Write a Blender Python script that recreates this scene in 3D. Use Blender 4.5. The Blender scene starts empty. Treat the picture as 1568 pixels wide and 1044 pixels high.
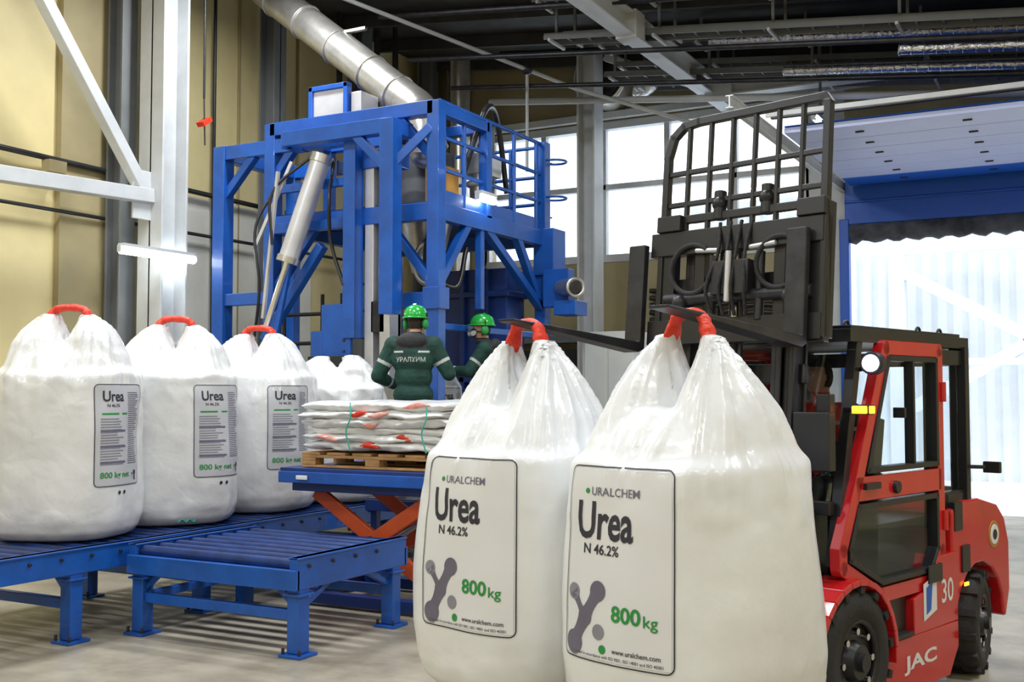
import bpy, bmesh, math, random
from mathutils import Vector, Matrix, noise
from mathutils.bvhtree import BVHTree
random.seed(7)
V = Vector
scn = bpy.context.scene
COL = scn.collection
UP = V((0, 0, 1))

# ------------------------------------------------------------------ materials
def mat(name, col, rough=.5, metal=0., var=0., vscale=3., bump=0., bscale=30., emit=0., ecol=None, coat=0., col2=None, stretch=None, sss=0., crease=0.):
    m = bpy.data.materials.new(name); m.use_nodes = True
    nt = m.node_tree; p = nt.nodes['Principled BSDF']
    c = (*col, 1)
    p.inputs['Base Color'].default_value = c
    p.inputs['Roughness'].default_value = rough
    p.inputs['Metallic'].default_value = metal
    p.inputs['Coat Weight'].default_value = coat
    if sss:
        p.inputs['Subsurface Weight'].default_value = sss; p.inputs['Subsurface Radius'].default_value = (.06, .06, .065); p.inputs['Subsurface Scale'].default_value = 1.
    if emit:
        p.inputs['Emission Color'].default_value = (*(ecol or col), 1)
        p.inputs['Emission Strength'].default_value = emit
    tc = nt.nodes.new('ShaderNodeTexCoord')
    mp = nt.nodes.new('ShaderNodeMapping')
    nt.links.new(tc.outputs['Object'], mp.inputs[0])
    if stretch: mp.inputs['Scale'].default_value = stretch
    if var or col2:
        n = nt.nodes.new('ShaderNodeTexNoise'); n.inputs['Scale'].default_value = vscale
        n.inputs['Detail'].default_value = 6; n.inputs['Roughness'].default_value = .62
        r = nt.nodes.new('ShaderNodeValToRGB')
        r.color_ramp.elements[0].position = .34; r.color_ramp.elements[1].position = .66
        a = col2 if col2 else tuple(x*(1-var) for x in col)
        b = col if col2 else tuple(min(1, x*(1+var)) for x in col)
        r.color_ramp.elements[0].color = (*a, 1); r.color_ramp.elements[1].color = (*b, 1)
        nt.links.new(mp.outputs[0], n.inputs['Vector']); nt.links.new(n.outputs[0], r.inputs[0])
        nt.links.new(r.outputs[0], p.inputs['Base Color'])
    if bump:
        n2 = nt.nodes.new('ShaderNodeTexNoise'); n2.inputs['Scale'].default_value = bscale
        n2.inputs['Detail'].default_value = 4
        bp = nt.nodes.new('ShaderNodeBump'); bp.inputs['Strength'].default_value = bump
        bp.inputs['Distance'].default_value = .02
        nt.links.new(mp.outputs[0], n2.inputs['Vector']); nt.links.new(n2.outputs[0], bp.inputs['Height'])
        last = bp
        if crease:   # crumpled-film facets
            n3 = nt.nodes.new('ShaderNodeTexNoise'); n3.inputs['Scale'].default_value = 3.5; n3.inputs['Detail'].default_value = 2
            mx = nt.nodes.new('ShaderNodeMix'); mx.data_type = 'VECTOR'; mx.inputs[0].default_value = .25
            vo = nt.nodes.new('ShaderNodeTexVoronoi'); vo.feature = 'DISTANCE_TO_EDGE'; vo.inputs['Scale'].default_value = 7.
            rr = nt.nodes.new('ShaderNodeValToRGB'); rr.color_ramp.elements[1].position = .25
            b2 = nt.nodes.new('ShaderNodeBump'); b2.inputs['Strength'].default_value = crease; b2.inputs['Distance'].default_value = .012
            nt.links.new(mp.outputs[0], n3.inputs['Vector']); nt.links.new(mp.outputs[0], mx.inputs[4]); nt.links.new(n3.outputs['Color'], mx.inputs[5])
            nt.links.new(mx.outputs[1], vo.inputs['Vector']); nt.links.new(vo.outputs[0], rr.inputs[0]); nt.links.new(rr.outputs[0], b2.inputs['Height'])
            nt.links.new(bp.outputs[0], b2.inputs['Normal']); last = b2
        nt.links.new(last.outputs[0], p.inputs['Normal'])
    return m

def glassmat(name, tint, gl=.12):
    m = bpy.data.materials.new(name); m.use_nodes = True
    nt = m.node_tree; nt.nodes.clear()
    o = nt.nodes.new('ShaderNodeOutputMaterial'); mx = nt.nodes.new('ShaderNodeMixShader')
    t = nt.nodes.new('ShaderNodeBsdfTransparent'); g = nt.nodes.new('ShaderNodeBsdfGlossy')
    t.inputs[0].default_value = (*tint, 1); g.inputs['Roughness'].default_value = .03
    g.inputs[0].default_value = (.9, .95, 1, 1)
    mx.inputs[0].default_value = gl
    nt.links.new(t.outputs[0], mx.inputs[1]); nt.links.new(g.outputs[0], mx.inputs[2]); nt.links.new(mx.outputs[0], o.inputs[0])
    return m

M = {}
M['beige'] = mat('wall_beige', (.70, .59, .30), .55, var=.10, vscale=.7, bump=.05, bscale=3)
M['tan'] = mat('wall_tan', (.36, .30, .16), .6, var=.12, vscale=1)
M['pale'] = mat('wall_sheeting', (.74, .72, .64), .5, var=.10, vscale=1.2, bump=.3, bscale=2)
M['floor'] = mat('concrete_floor', (.43, .385, .30), .42, col2=(.22, .19, .14), vscale=1.9, bump=.15, bscale=14)
M['snow'] = mat('packed_snow', (.85, .87, .9), .7, var=.06, vscale=1.5, bump=.3, bscale=3)
M['roof'] = mat('roof_dark', (.045, .043, .041), .7, var=.3)
M['steel'] = mat('painted_steel_white', (.58, .60, .61), .45, var=.08)
M['steeld'] = mat('painted_steel_grey', (.17, .18, .185), .5, var=.1)
M['blue'] = mat('machine_blue', (.009, .092, .42), .35, var=.18, vscale=4, coat=.2)
M['blued'] = mat('machine_dark_blue', (.008, .032, .17), .4, var=.2)
M['blueroll'] = mat('roller_blue', (.009, .035, .16), .3, .3, var=.3, vscale=8)
M['doorblue'] = mat('door_blue', (.008, .10, .55), .35, var=.05)
M['doorin'] = mat('door_panel_inner', (.50, .56, .86), .4, var=.04)
M['galv'] = mat('galvanised_metal', (.62, .60, .56), .32, .85, var=.15, vscale=5, bump=.05)
M['foil'] = mat('foil_duct', (.75, .75, .76), .22, 1., bump=.8, bscale=30)
M['alu'] = mat('alu_channel', (.62, .62, .64), .4, .5, var=.1)
M['black'] = mat('black_paint', (.016, .016, .018), .35, var=.2)
M['dark'] = mat('dark_metal', (.04, .04, .045), .4, .5, var=.3, vscale=8)
M['red'] = mat('forklift_red', (.56, .011, .014), .25, var=.06, coat=.5)
M['rubber'] = mat('rubber', (.020, .020, .021), .75, var=.3, bump=.3, bscale=30)
M['chrome'] = mat('chrome', (.8, .8, .82), .15, 1.)
M['glass'] = glassmat('window_glass', (.96, .98, 1.0), .05)
M['cabglass'] = glassmat('cab_glass', (.90, .94, .96), .07)
M['amber'] = mat('amber_lens', (1, .35, .03), .3, emit=3.5, ecol=(1, .26, .02))
M['lampw'] = mat('lamp_white', (1, 1, 1), .3, emit=18, ecol=(.85, .93, 1))
M['lampsoft'] = mat('lamp_soft', (1, 1, 1), .3, emit=3, ecol=(.9, .95, 1))
M['hl'] = mat('headlight', (1, 1, 1), .3, emit=22, ecol=(.72, .72, 1))
M['film'] = mat('bag_film', (.82, .835, .85), .30, var=.03, vscale=3, bump=.25, bscale=10, coat=.15, sss=.15)
M['filmw'] = mat('bag_film_wrinkled', (.80, .81, .81), .26, var=.04, vscale=4, bump=.32, bscale=8, coat=.25, crease=.14)
M['sleeve'] = mat('loop_sleeve_orange', (.80, .045, .015), .45, var=.15, vscale=20, bump=.4, bscale=60)
M['fadedred'] = mat('faded_red_print', (.80, .22, .16), .45, col2=(.80, .50, .45), vscale=18, bump=.4, bscale=30)
M['label'] = mat('label_white', (.77, .78, .81), .4, var=.02)
M['label2'] = mat('label_grey', (.57, .58, .61), .4, var=.04)
M['ink'] = mat('ink_dark', (.03, .03, .05), .5, var=.1)
M['inkg'] = mat('ink_grey', (.15, .14, .20), .5, var=.1)
M['inkm'] = mat('ink_midgrey', (.26, .26, .31), .5, var=.1)
M['green'] = mat('ink_green', (.02, .30, .06), .5, var=.1)
M['wood'] = mat('pallet_wood', (.50, .28, .11), .7, var=.3, vscale=6, bump=.3, stretch=(1, 6, 6))
M['orange'] = mat('scissor_orange', (.60, .09, .02), .45, var=.15)
M['ochre'] = mat('ochre_box', (.45, .22, .04), .5, var=.2)
M['cab'] = mat('cabinet_grey', (.62, .65, .62), .45, var=.05)
M['rib'] = mat('ribbed_cladding', (.76, .80, .85), .5, var=.07, vscale=1.2)
M['skin'] = mat('skin', (.55, .30, .20), .5, var=.08)
M['jack'] = mat('jacket_green', (.008, .050, .037), .8, var=.3, vscale=9, bump=.7, bscale=14)
M['jackd'] = mat('jacket_dark', (.025, .028, .03), .8, var=.3, bump=.5, bscale=18)
M['refl'] = mat('reflective_band', (.5, .52, .5), .4, var=.1)
M['helm'] = mat('helmet_green', (.015, .40, .05), .25, var=.05, coat=.5)
M['hair'] = mat('hair_dark', (.03, .02, .015), .8, var=.2)
M['boot'] = mat('boots', (.02, .018, .015), .6, var=.2)
M['eye'] = mat('eye', (.8, .8, .78), .3, var=.02)
M['curtain'] = mat('rolled_curtain', (.07, .08, .10), .8, var=.5, vscale=5, bump=.8, bscale=5)
M['teal'] = mat('tie_teal', (.05, .45, .35), .6, var=.1)

# ------------------------------------------------------------------ mesh builder
class B:
    def __init__(s, name, mats, parent=None, bevel=0.0, loc=None, rot=None, seg=2):
        s.name, s.parent, s.bevel, s.loc, s.rot, s.seg = name, parent, bevel, loc, rot, seg
        s.mats = mats; s.bm = bmesh.new()
    def idx(s, m):
        if m is None: return 0
        if m not in s.mats: s.mats.append(m)
        return s.mats.index(m)
    def _set(s, verts, m, smooth=False):
        fs = set(f for v in verts for f in v.link_faces); i = s.idx(m)
        for f in fs:
            f.material_index = i
            if smooth: f.smooth = True
        return fs
    def box(s, c, sz, m=None, R=None):
        mt = Matrix.Translation(V(c)) @ (R.to_4x4() if R else Matrix()) @ Matrix.Diagonal((*sz, 1))
        r = bmesh.ops.create_cube(s.bm, size=1, matrix=mt); s._set(r['verts'], m)
    def span(s, lo, hi, m=None):
        lo, hi = V(lo), V(hi); s.box((lo+hi)/2, hi-lo, m)
    def basis(s, d, up=None):
        d = d.normalized(); up = V(up) if up else UP
        if abs(d.dot(up)) > .98: up = V((1, 0, 0)) if abs(d.x) < .9 else V((0, 1, 0))
        y = up.cross(d).normalized(); z = d.cross(y)
        return Matrix((d, y, z)).transposed()
    def beam(s, p, q, w, h, m=None, up=None, ext=0):
        p, q = V(p), V(q); d = q-p
        s.box((p+q)/2, (d.length+2*ext, w, h), m, s.basis(d, up))
    def ibeam(s, p, q, w, h, m=None, t=.02, up=None):
        p, q = V(p), V(q); R = s.basis(q-p, up); z = R @ V((0, 0, 1))
        s.beam(p, q, t, h, m, up)
        s.beam(p+z*(h/2-t/2), q+z*(h/2-t/2), w, t, m, up); s.beam(p-z*(h/2-t/2), q-z*(h/2-t/2), w, t, m, up)
    def cyl(s, p, q, r, m=None, r2=None, seg=20, caps=True):
        p, q = V(p), V(q); d = q-p
        R = d.to_track_quat('Z', 'Y').to_matrix().to_4x4()
        mt = Matrix.Translation((p+q)/2) @ R
        rr = bmesh.ops.create_cone(s.bm, cap_ends=caps, cap_tris=False, segments=seg, radius1=r, radius2=r if r2 is None else r2, depth=d.length, matrix=mt)
        fs = s._set(rr['verts'], m)
        for f in fs:
            if len(f.verts) == 4 or seg == 4: f.smooth = True
            else:
                for e in f.edges: e.smooth = False
    def sph(s, c, r, m=None, seg=16, R=None):
        if not hasattr(r, '__len__'): r = (r, r, r)
        mt = Matrix.Translation(V(c)) @ (R.to_4x4() if R else Matrix()) @ Matrix.Diagonal((*r, 1))
        rr = bmesh.ops.create_uvsphere(s.bm, u_segments=seg, v_segments=seg//2+2, radius=1, matrix=mt); s._set(rr['verts'], m, True)
    def tube(s, pts, r, m=None, seg=12):
        pts = [V(p) for p in pts]
        for a, b in zip(pts, pts[1:]): s.cyl(a, b, r, m, seg=seg)
        for a in pts[1:-1]: s.sph(a, r, m, seg=seg)
    def curve(s, pts, r, m=None, n=8, seg=8):
        P = [V(p) for p in pts]; P = [P[0]*2-P[1]]+P+[P[-1]*2-P[-2]]; o = []
        for i in range(1, len(P)-2):
            for k in range(n):
                t = k/n; a, b, c, d = P[i-1:i+3]
                o.append(.5*((2*b)+(c-a)*t+(2*a-5*b+4*c-d)*t*t+(3*b-a-3*c+d)*t**3))
        o.append(P[-2]); s.tube(o, r, m, seg)
    def prism(s, pts, ex, m=None):
        ex = V(ex); lo = [s.bm.verts.new(V(p)) for p in pts]; hi = [s.bm.verts.new(V(p)+ex) for p in pts]; n = len(pts)
        s.bm.faces.new(lo); s.bm.faces.new(hi[::-1])
        for i in range(n): s.bm.faces.new((lo[i], hi[i], hi[(i+1) % n], lo[(i+1) % n]))
        s._set(lo+hi, m)
    def torus(s, c, ax, R, r, m=None, a0=0, a1=2*math.pi, n=28, k=10, sy=1., ref=None):
        ax = V(ax).normalized(); c = V(c)
        u = V(ref) if ref else (ax.orthogonal()); u = (u-ax*u.dot(ax)).normalized(); w = ax.cross(u)
        full = abs(a1-a0) > 6.28; cnt = n if full else n+1; rings = []
        for i in range(cnt):
            a = a0+(a1-a0)*i/n; rd = u*math.cos(a)+w*math.sin(a)
            rings.append([s.bm.verts.new(c+rd*(R+r*math.cos(2*math.pi*j/k))+ax*r*sy*math.sin(2*math.pi*j/k)) for j in range(k)])
        for i in range(n):
            A, Bb = rings[i], rings[(i+1) % cnt]
            for j in range(k): s.bm.faces.new((A[j], A[(j+1) % k], Bb[(j+1) % k], Bb[j]))
        if not full: s.bm.faces.new(rings[0]); s.bm.faces.new(rings[-1][::-1])
        s._set([v for r_ in rings for v in r_], m, True)
    def loft(s, rings, m=None, cap=True):
        R = [[s.bm.verts.new(V(p)) for p in r] for r in rings]; n = len(R[0])
        for a, b in zip(R, R[1:]):
            for j in range(n): s.bm.faces.new((a[j], a[(j+1) % n], b[(j+1) % n], b[j]))
        if cap: s.bm.faces.new(R[0][::-1]); s.bm.faces.new(R[-1])
        s._set([v for r in R for v in r], m, True)
    def done(s):
        bmesh.ops.recalc_face_normals(s.bm, faces=s.bm.faces)
        me = bpy.data.meshes.new(s.name); s.bm.to_mesh(me); s.bm.free()
        for m in s.mats: me.materials.append(M[m])
        ob = bpy.data.objects.new(s.name, me); COL.objects.link(ob)
        if s.parent: ob.parent = s.parent
        if s.loc: ob.location = s.loc
        if s.rot: ob.rotation_euler = s.rot
        if s.bevel:
            b = ob.modifiers.new('bev', 'BEVEL'); b.width = s.bevel; b.segments = s.seg; b.limit_method = 'ANGLE'; b.angle_limit = .6
        return ob

def empty(name, loc=(0, 0, 0), rz=0., sc=1., parent=None):
    e = bpy.data.objects.new(name, None); COL.objects.link(e); e.location = loc; e.rotation_euler = (0, 0, rz); e.scale = (sc,)*3
    if parent: e.parent = parent
    return e

def evaluated(ob):
    dg = bpy.context.evaluated_depsgraph_get(); dg.update()
    return bpy.data.meshes.new_from_object(ob.evaluated_get(dg))

def voxel(b, size, smooth=3):
    """remesh the union of closed pieces into one continuous surface"""
    ob = b.done()
    r = ob.modifiers.new('r', 'REMESH'); r.mode = 'VOXEL'; r.voxel_size = size
    if smooth:
        sm = ob.modifiers.new('s', 'SMOOTH'); sm.factor = .5; sm.iterations = smooth
    me = evaluated(ob); old = ob.data; ob.modifiers.clear(); ob.data = me; bpy.data.meshes.remove(old)
    me.materials.clear()
    for p in me.polygons: p.use_smooth = True
    return ob

def text_geo(s, bold=0.):
    cu = bpy.data.curves.new('t', 'FONT'); cu.body = s; cu.size = 1; cu.resolution_u = 3; cu.offset = bold
    ob = bpy.data.objects.new('t', cu); COL.objects.link(ob)
    me = evaluated(ob); vs = [v.co.copy() for v in me.vertices]; fs = [list(p.vertices) for p in me.polygons]
    bpy.data.objects.remove(ob); bpy.data.meshes.remove(me); bpy.data.curves.remove(cu)
    x0 = min(v.x for v in vs); x1 = max(v.x for v in vs); y0 = min(v.y for v in vs); y1 = max(v.y for v in vs)
    return [((v.x-x0)/(x1-x0), (v.y-y0)/(y1-y0)) for v in vs], fs

def flat_text(name, s, origin, xdir, ydir, w, h, m, parent=None, bold=.01):
    vs, fs = text_geo(s, bold); o, x, y = V(origin), V(xdir).normalized(), V(ydir).normalized()
    me = bpy.data.meshes.new(name); me.from_pydata([o+x*a*w+y*b*h for a, b in vs], [], fs); me.materials.append(M[m])
    ob = bpy.data.objects.new(name, me); COL.objects.link(ob); ob.parent = parent; return ob

# ------------------------------------------------------------------ building shell
BW = 14.4      # inner face of the back wall
def roofz(a): return 6.45-.11*(a+8.2)
b = B('floor', ['floor']); b.span((-9.6, -3.5, -.2), (4.3, BW+.3, 0)); b.done()
b = B('ground', ['snow']); b.span((-30, BW+.3, -.25), (30, 60, -.03)); b.done()
b = B('wall_left', ['beige'])
b.span((-9.6, -3.5, 0), (-9.3, BW+.3, 7))
b.span((-9.3, 7.49, 0), (-9.22, 8.31, 6.9), 'tan'); b.span((-9.3, 8.75, 0), (-9.27, 11.5, 3.75), 'pale')  # tan strip: shade along the wall put into a darker colour
for y in (9.0, 10.1, 11.2, 12.3, 13.4, 4.5, 5.5, 6.5): b.span((-9.3, y, 0), (-9.262, y+.02, 6.8), 'tan')
b.done()
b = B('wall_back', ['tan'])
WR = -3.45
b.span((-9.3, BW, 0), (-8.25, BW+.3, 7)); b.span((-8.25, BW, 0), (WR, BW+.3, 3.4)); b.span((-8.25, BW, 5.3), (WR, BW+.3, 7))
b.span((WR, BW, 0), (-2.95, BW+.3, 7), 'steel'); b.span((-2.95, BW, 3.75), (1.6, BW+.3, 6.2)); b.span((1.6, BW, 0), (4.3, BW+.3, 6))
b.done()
b = B('wall_right', ['beige']); b.span((4.0, -3.5, 0), (4.3, BW+.3, 5.9)); b.done()
b = B('wall_front', ['beige']); b.span((-9.6, -3.8, 0), (4.3, -3.5, 7)); b.done()
b = B('ceiling', ['roof'])
b.prism([(-9.6, -3.8, roofz(-9.6)), (4.3, -3.8, roofz(4.3)), (4.3, -3.8, roofz(4.3)+.15), (-9.6, -3.8, roofz(-9.6)+.15)], (0, BW+4.1, 0))
for k in range(16):
    y = -2.8+k*1.12
    b.beam((-9.2, y, roofz(-9.2)-.09), (3.9, y, roofz(3.9)-.09), .07, .16)
b.done()
# windows
b = B('window_1', ['steel'], bevel=.008)
z0, z1 = 3.4, 5.3; a0, a1 = -8.25, WR
b.span((a0, BW-.02, z0-.06), (a1, BW+.14, z0+.05)); b.span((a0, BW-.02, z1-.05), (a1, BW+.14, z1+.06))
for i in range(6):
    a = a0+(a1-a0)*i/5; b.span((a-.04, BW, z0), (a+.04, BW+.10, z1))
b.span((a0, BW, 4.42-.04), (a1, BW+.12, 4.42+.04))
b.span((a0, BW+.06, z0), (a1, BW+.07, z1), 'glass')
b.done()
# overhead door
door = empty('door_1')
b = B('door_leaf', ['doorin'], door, bevel=.01)
for k in range(6):
    y = 11.0+k*.535; b.span((-2.85, y, 4.10), (1.55, y+.525, 4.16), 'doorblue' if k == 5 else 'doorin')
    b.span((-2.85, y, 4.165), (1.55, y+.525, 4.18), 'doorblue')
    for a in (-2.2, -1.2, -.2, .8): b.span((a, y+.23, 4.085), (a+.09, y+.26, 4.10), 'dark')
b.done()
b = B('door_header', ['doorblue'], door, bevel=.01)
b.span((-2.95, BW-.06, 3.63), (1.6, BW+.02, 4.18)); b.span((-2.95, BW-.09, 3.9), (1.6, BW-.05, 3.93), 'doorblue')
b.span((-3.02, BW-.08, 0), (-2.9, BW+.04, 3.7)); b.span((1.55, BW-.08, 0), (1.67, BW+.04, 3.7))
b.done()
b = B('door_curtain_roll', ['curtain'], door)
rings = []
for i in range(60):
    a = -2.9+4.5*i/59; w = .02*math.sin(i*1.9)+.02*noise.noise(V((i*.7, 0, 0)))
    rings.append([(a, BW-.0+.09*math.cos(t)*(.9), 3.53+(.13+w)*math.sin(t)) for t in [k*2*math.pi/12 for k in range(12)]])
b.loft(rings); b.done()
b = B('door_track', ['steel'], door, bevel=.004)
for a in (-2.98, 1.62):
    b.ibeam((a, 9.6, 4.12), (a, BW, 4.12), .07, .12, t=.012)
    b.beam((a, 13.2, 4.12), (a, 13.2, roofz(a)-.1), .03, .03, 'steeld')
b.cyl((-2.9, BW-.25, 4.45), (1.6, BW-.25, 4.45), .04, 'galv'); b.beam((-2.98, 11, 4.3), (1.6, 11, 4.3), .05, .08, 'dark')
b.beam((-2.98, 10.8, 4.26), (1.6, 10.8, 4.26), .03, .05, 'steel')
b.done()
# steelwork
b = B('steel_column', ['steel'], bevel=.005)
b.ibeam((-6.13, 13.5, 0), (-6.13, 13.5, roofz(-6.13)), .3, .26, t=.03, up=(1, 0, 0)); b.span((-6.33, 13.3, 0), (-5.93, 13.7, .04)); b.done()
b = B('steel_column', ['steel'], bevel=.006)
b.ibeam((-8.62, 8.28, 0), (-8.62, 8.28, roofz(-8.6)), .34, .36, t=.03, up=(0, 1, 0)); b.span((-8.85, 8.05, 0), (-8.4, 8.5, .04))
b.ibeam((-9.05, 8.1, 0), (-9.05, 8.1, roofz(-9.0)), .2, .22, 'steeld', t=.03, up=(1, 0, 0))
b.beam((-8.62, 8.1, 3.5), (-8.62, 3.0, 3.3), .14, .14); b.beam((-8.62, 8.0, 3.55), (-8.62, 6.3, 5.75), .12, .12)
b.box((-8.62, 8.02, 3.5), (.03, .3, .5)); b.beam((-8.62, 3, 0), (-8.62, 3, 5.9), .3, .3)
b.done()
b = B('steel_beam', ['steel'], bevel=.005)
b.ibeam((-4.47, 4, 5.42), (-4.47, BW-.02, 5.42), .2, .26, t=.025); b.ibeam((-4.47, 13.5, 5.38), (3.9, 13.5, 5.30), .2, .26, t=.025)
b.beam((-4.47, 13.5, 5.38), (-5.9, 13.5, 6.0), .1, .1); b.box((-4.47, 10.9, 5.42), (.24, .25, .3)); b.box((-4.3, 13.5, 5.38), (.35, .24, .3))
b.beam((-8.4, BW-.1, 5.42), (3.9, BW-.1, 5.42), .1, .1)
b.done()
b = B('dark_steel_columns', ['steeld'], bevel=.005)
for a, y in ((-9.0, 13.9), (-8.6, 14.1), (-9.0, 12.2), (-9.0, 10.4)):
    b.ibeam((a, y, 0), (a, y, roofz(a)), .22, .24, t=.025, up=(1, 0, 0))
for k in range(4): b.cyl((-8.9+.16*k, 11.6+.2*k, 4.8), (-8.9+.16*k, 11.6+.2*k, roofz(-8.9+.16*k)), .04, 'dark')
b.cyl((-8.0, 13.2, 0), (-8.0, 13.2, 6.2), .14, 'galv')
b.done()
# overhead services
for y, dz in ((10.9, .28), (11.7, .45), (12.6, .3), (13.9, .5), (11.2, .62), (12.9, .62), (13.25, .40)):
    b = B('cable_tray', ['steeld'])
    aE = 3.85
    P = lambda a, o=0: V((a, y+o, roofz(a)-dz))
    b.beam(P(-5.6, -.12), P(aE, -.12), .015, .07); b.beam(P(-5.6, .12), P(aE, .12), .015, .07)
    for k in range(37): b.beam(P(-5.6+k*.25, -.12), P(-5.6+k*.25, .12), .02, .015)
    for k in range(3): b.cyl(P(-5.6, -.06+.06*k)+V((0, 0, .03)), P(aE, -.06+.06*k)+V((0, 0, .03)), .018, 'black', seg=8)
    for k in range(8):
        a = -5.5+k*1.25; b.beam((a, y, roofz(a)-dz), (a, y, roofz(a)-.02), .03, .03); b.beam((a, y-.2, roofz(a)-dz-.06), (a, y+.2, roofz(a)-dz-.06), .03, .03, 'steel')
    b.done()
for y, dz, a0, a1, r in ((12.2, .42, -4.0, -.5, .07), (13.2, .56, -3.4, 3.8, .08), (11.5, .8, -1.8, 3.8, .06), (13.7, .28, -5.3, -2.5, .06), (12.4, .75, -3.2, 2, .05)):
    b = B('foil_duct', ['foil'])
    b.cyl((a0, y, roofz(a0)-dz), (a1, y, roofz(a1)-dz), r, seg=14)
    n = int((a1-a0)/.12)
    for k in range(n): a = a0+k*.12; b.torus((a, y, roofz(a)-dz), (1, 0, -.11), r, .008, n=14, k=5)
    b.done()
for y, dz, r in ((11.0, .85, .03), (12.0, .95, .03), (13.0, .9, .045), (13.3, .15, .04), (10.4, .5, .035)):
    b = B('overhead_pipe', ['dark']); b.cyl((-7.4, y, roofz(-7.4)-dz), (3.8, y, roofz(3.8)-dz), r, 'steel' if r > .044 else 'dark', seg=10); b.done()
b = B('roof_tie_rod', ['steel'])
b.cyl((-7.7, 8.9, 5.95), (-5.9, 12.6, 5.35), .025, 'steel'); b.cyl((-5.9, 12.6, 5.35), (-4.6, 13.2, 4.9), .025, 'steel')
b.sph((-6.25, 11.9, 5.47), .07, 'dark'); b.cyl((-6.25, 11.9, 5.47), (-6.25, 11.9, 4.2), .02, 'steel'); b.done()
b = B('wall_conduit', ['black'])
b.cyl((-9.18, 3, 3.85), (-9.18, 13, 3.75), .03, 'black', seg=8); b.cyl((-9.17, 5, 3.3), (-9.17, 13, 3.3), .02, 'black', seg=8)
b.cyl((-9.19, 9.6, 1), (-9.19, 9.6, 6.2), .02, 'black', seg=8)
b.box((-9.14, 7.35, 3.72), (.12, .2, .12), 'tan'); b.done()
b = B('pull_cord', ['black']); b.cyl((-8.38, 8.6, 4.6), (-8.38, 8.6, 6.2), .012, 'black', seg=8); b.cyl((-8.38, 8.6, 4.6), (-8.36, 8.6, 4.1), .008, seg=6); b.box((-8.37, 8.6, 4.35), (.1, .14, .05), 'sleeve', R=Matrix.Rotation(.6, 3, 'X')); b.done()
b = B('ventilation_duct', ['galv'])
b.cyl((-6.15, BW, 5.84), (-6.12, 13.80, 5.84), .37, seg=32); b.torus((-6.12, 13.80, 5.84), (-.05, 1, 0), .37, .035)
b.cyl((-6.12, 13.79, 5.84), (-6.12, 13.76, 5.84), .33, 'black', seg=32)
b.torus((-5.60, 13.98, 5.86), (0, 1, 0), .22, .12, 'foil', a0=0, a1=1.8, k=14, ref=(1, 0, 0))
b.done()
# strip lamps
def lamp_area(name, loc, sx, sy, power, parent, rot=(0, 0, 0), col=(.94, .972, 1)):
    l = bpy.data.lights.new(name, 'AREA'); l.shape = 'RECTANGLE'; l.size = sx; l.size_y = sy; l.energy = power; l.color = col
    o = bpy.data.objects.new(name, l); COL.objects.link(o); o.location = loc; o.rotation_euler = rot; o.parent = parent; return o
def tube_lamp(p, q, m='lampw', r=.028, power=0):
    p, q = V(p), V(q); e = empty('fluorescent_lamp', (p+q)/2); c = (p+q)/2
    b = B('tube', [m], e); b.cyl(p-c, q-c, r, seg=12); b.beam(p-c+V((0, 0, .05)), q-c+V((0, 0, .05)), .08, .03, 'steel')
    for s_ in (p-c, q-c): b.box(s_+V((0, 0, .01)), (.05, .05, .07), 'steel')
    b.done(); return e
tube_lamp((-8.36, 7.5, 2.87), (-8.36, 8.46, 2.87), r=.042)
tube_lamp((-5.28, 9.05, 3.36), (-5.28, 9.35, 3.36), r=.035)
tube_lamp((-2.9, 12.5, 4.6), (-2.9, 12.8, 4.6)); tube_lamp((-2.6, 12.9, 4.55), (-1.0, 12.9, 4.55), 'lampsoft'); tube_lamp((-.6, 12.9, 4.55), (1, 12.9, 4.55), 'lampsoft')
PW = 155
for a in (-7.0, -3.2, .8):
    for y, f in ((-1.6, .66), (1.6, .52), (5.0, .80), (8.1, .85)):
        z = roofz(a)-.32
        if a == -7.0: f *= 1.4
        e = empty('added_fill_lamp', (a, y, z))  # unseen overhead lamp, added as fill to brighten hall and bags
        b = B('fill_lamp_housing', ['steel'], e, bevel=.01); b.box((0, 0, .05), (1.3, .3, .08)); b.beam((-.5, 0, .08), (-.5, 0, .2), .02, .02); b.beam((.5, 0, .08), (.5, 0, .2), .02, .02); b.done()
        lamp_area('light', (0, 0, 0), 1.2, .26, PW*f, e)

# ------------------------------------------------------------------ outside
b = B('neighbouring_building', ['rib'])
pts = []; a = -7.0
while a < 7:
    pts += [(a, 0), (a+.10, 0), (a+.13, .05), (a+.22, .05)]; a += .25
vs = [b.bm.verts.new((x, 20.5-d, -.05)) for x, d in pts]; vt = [b.bm.verts.new((x, 20.5-d, 5.0)) for x, d in pts]
for i in range(len(pts)-1): b.bm.faces.new((vs[i], vs[i+1], vt[i+1], vt[i]))
b.span((-7.1, 20.53, -.05), (7.1, 20.9, 5.0)); b.span((-7.2, 20.3, 4.95), (7.2, 21, 5.1), 'steel')
b.done()
b = B('outdoor_pipe_rack', ['rib'], bevel=.01)
for a in (-3.2, 1.2, 5): b.beam((a, 19.8, -.05), (a, 19.8, 4.4), .25, .25)
b.beam((-3.2, 19.8, 3.6), (1.2, 19.8, 1.0), .2, .2); b.beam((-3.2, 19.8, 1.1), (1.2, 19.8, 3.7), .2, .2)
for z in (2.0, 3.9, 4.3): b.beam((-5, 19.75, z), (6, 19.75, z), .12, .12)
b.cyl((-5, 19.3, 4.15), (6, 19.3, 4.15), .03, 'steeld')
b.done()
b = B('distant_building', ['rib'], bevel=.02)
b.span((-34, 36, 0), (-16, 40, 11)); b.span((-11, 42, 0), (10, 44, 8))
for k in range(11): b.span((-34, 35.9, .8+k), (-16, 36, .9+k), 'rib')
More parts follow.
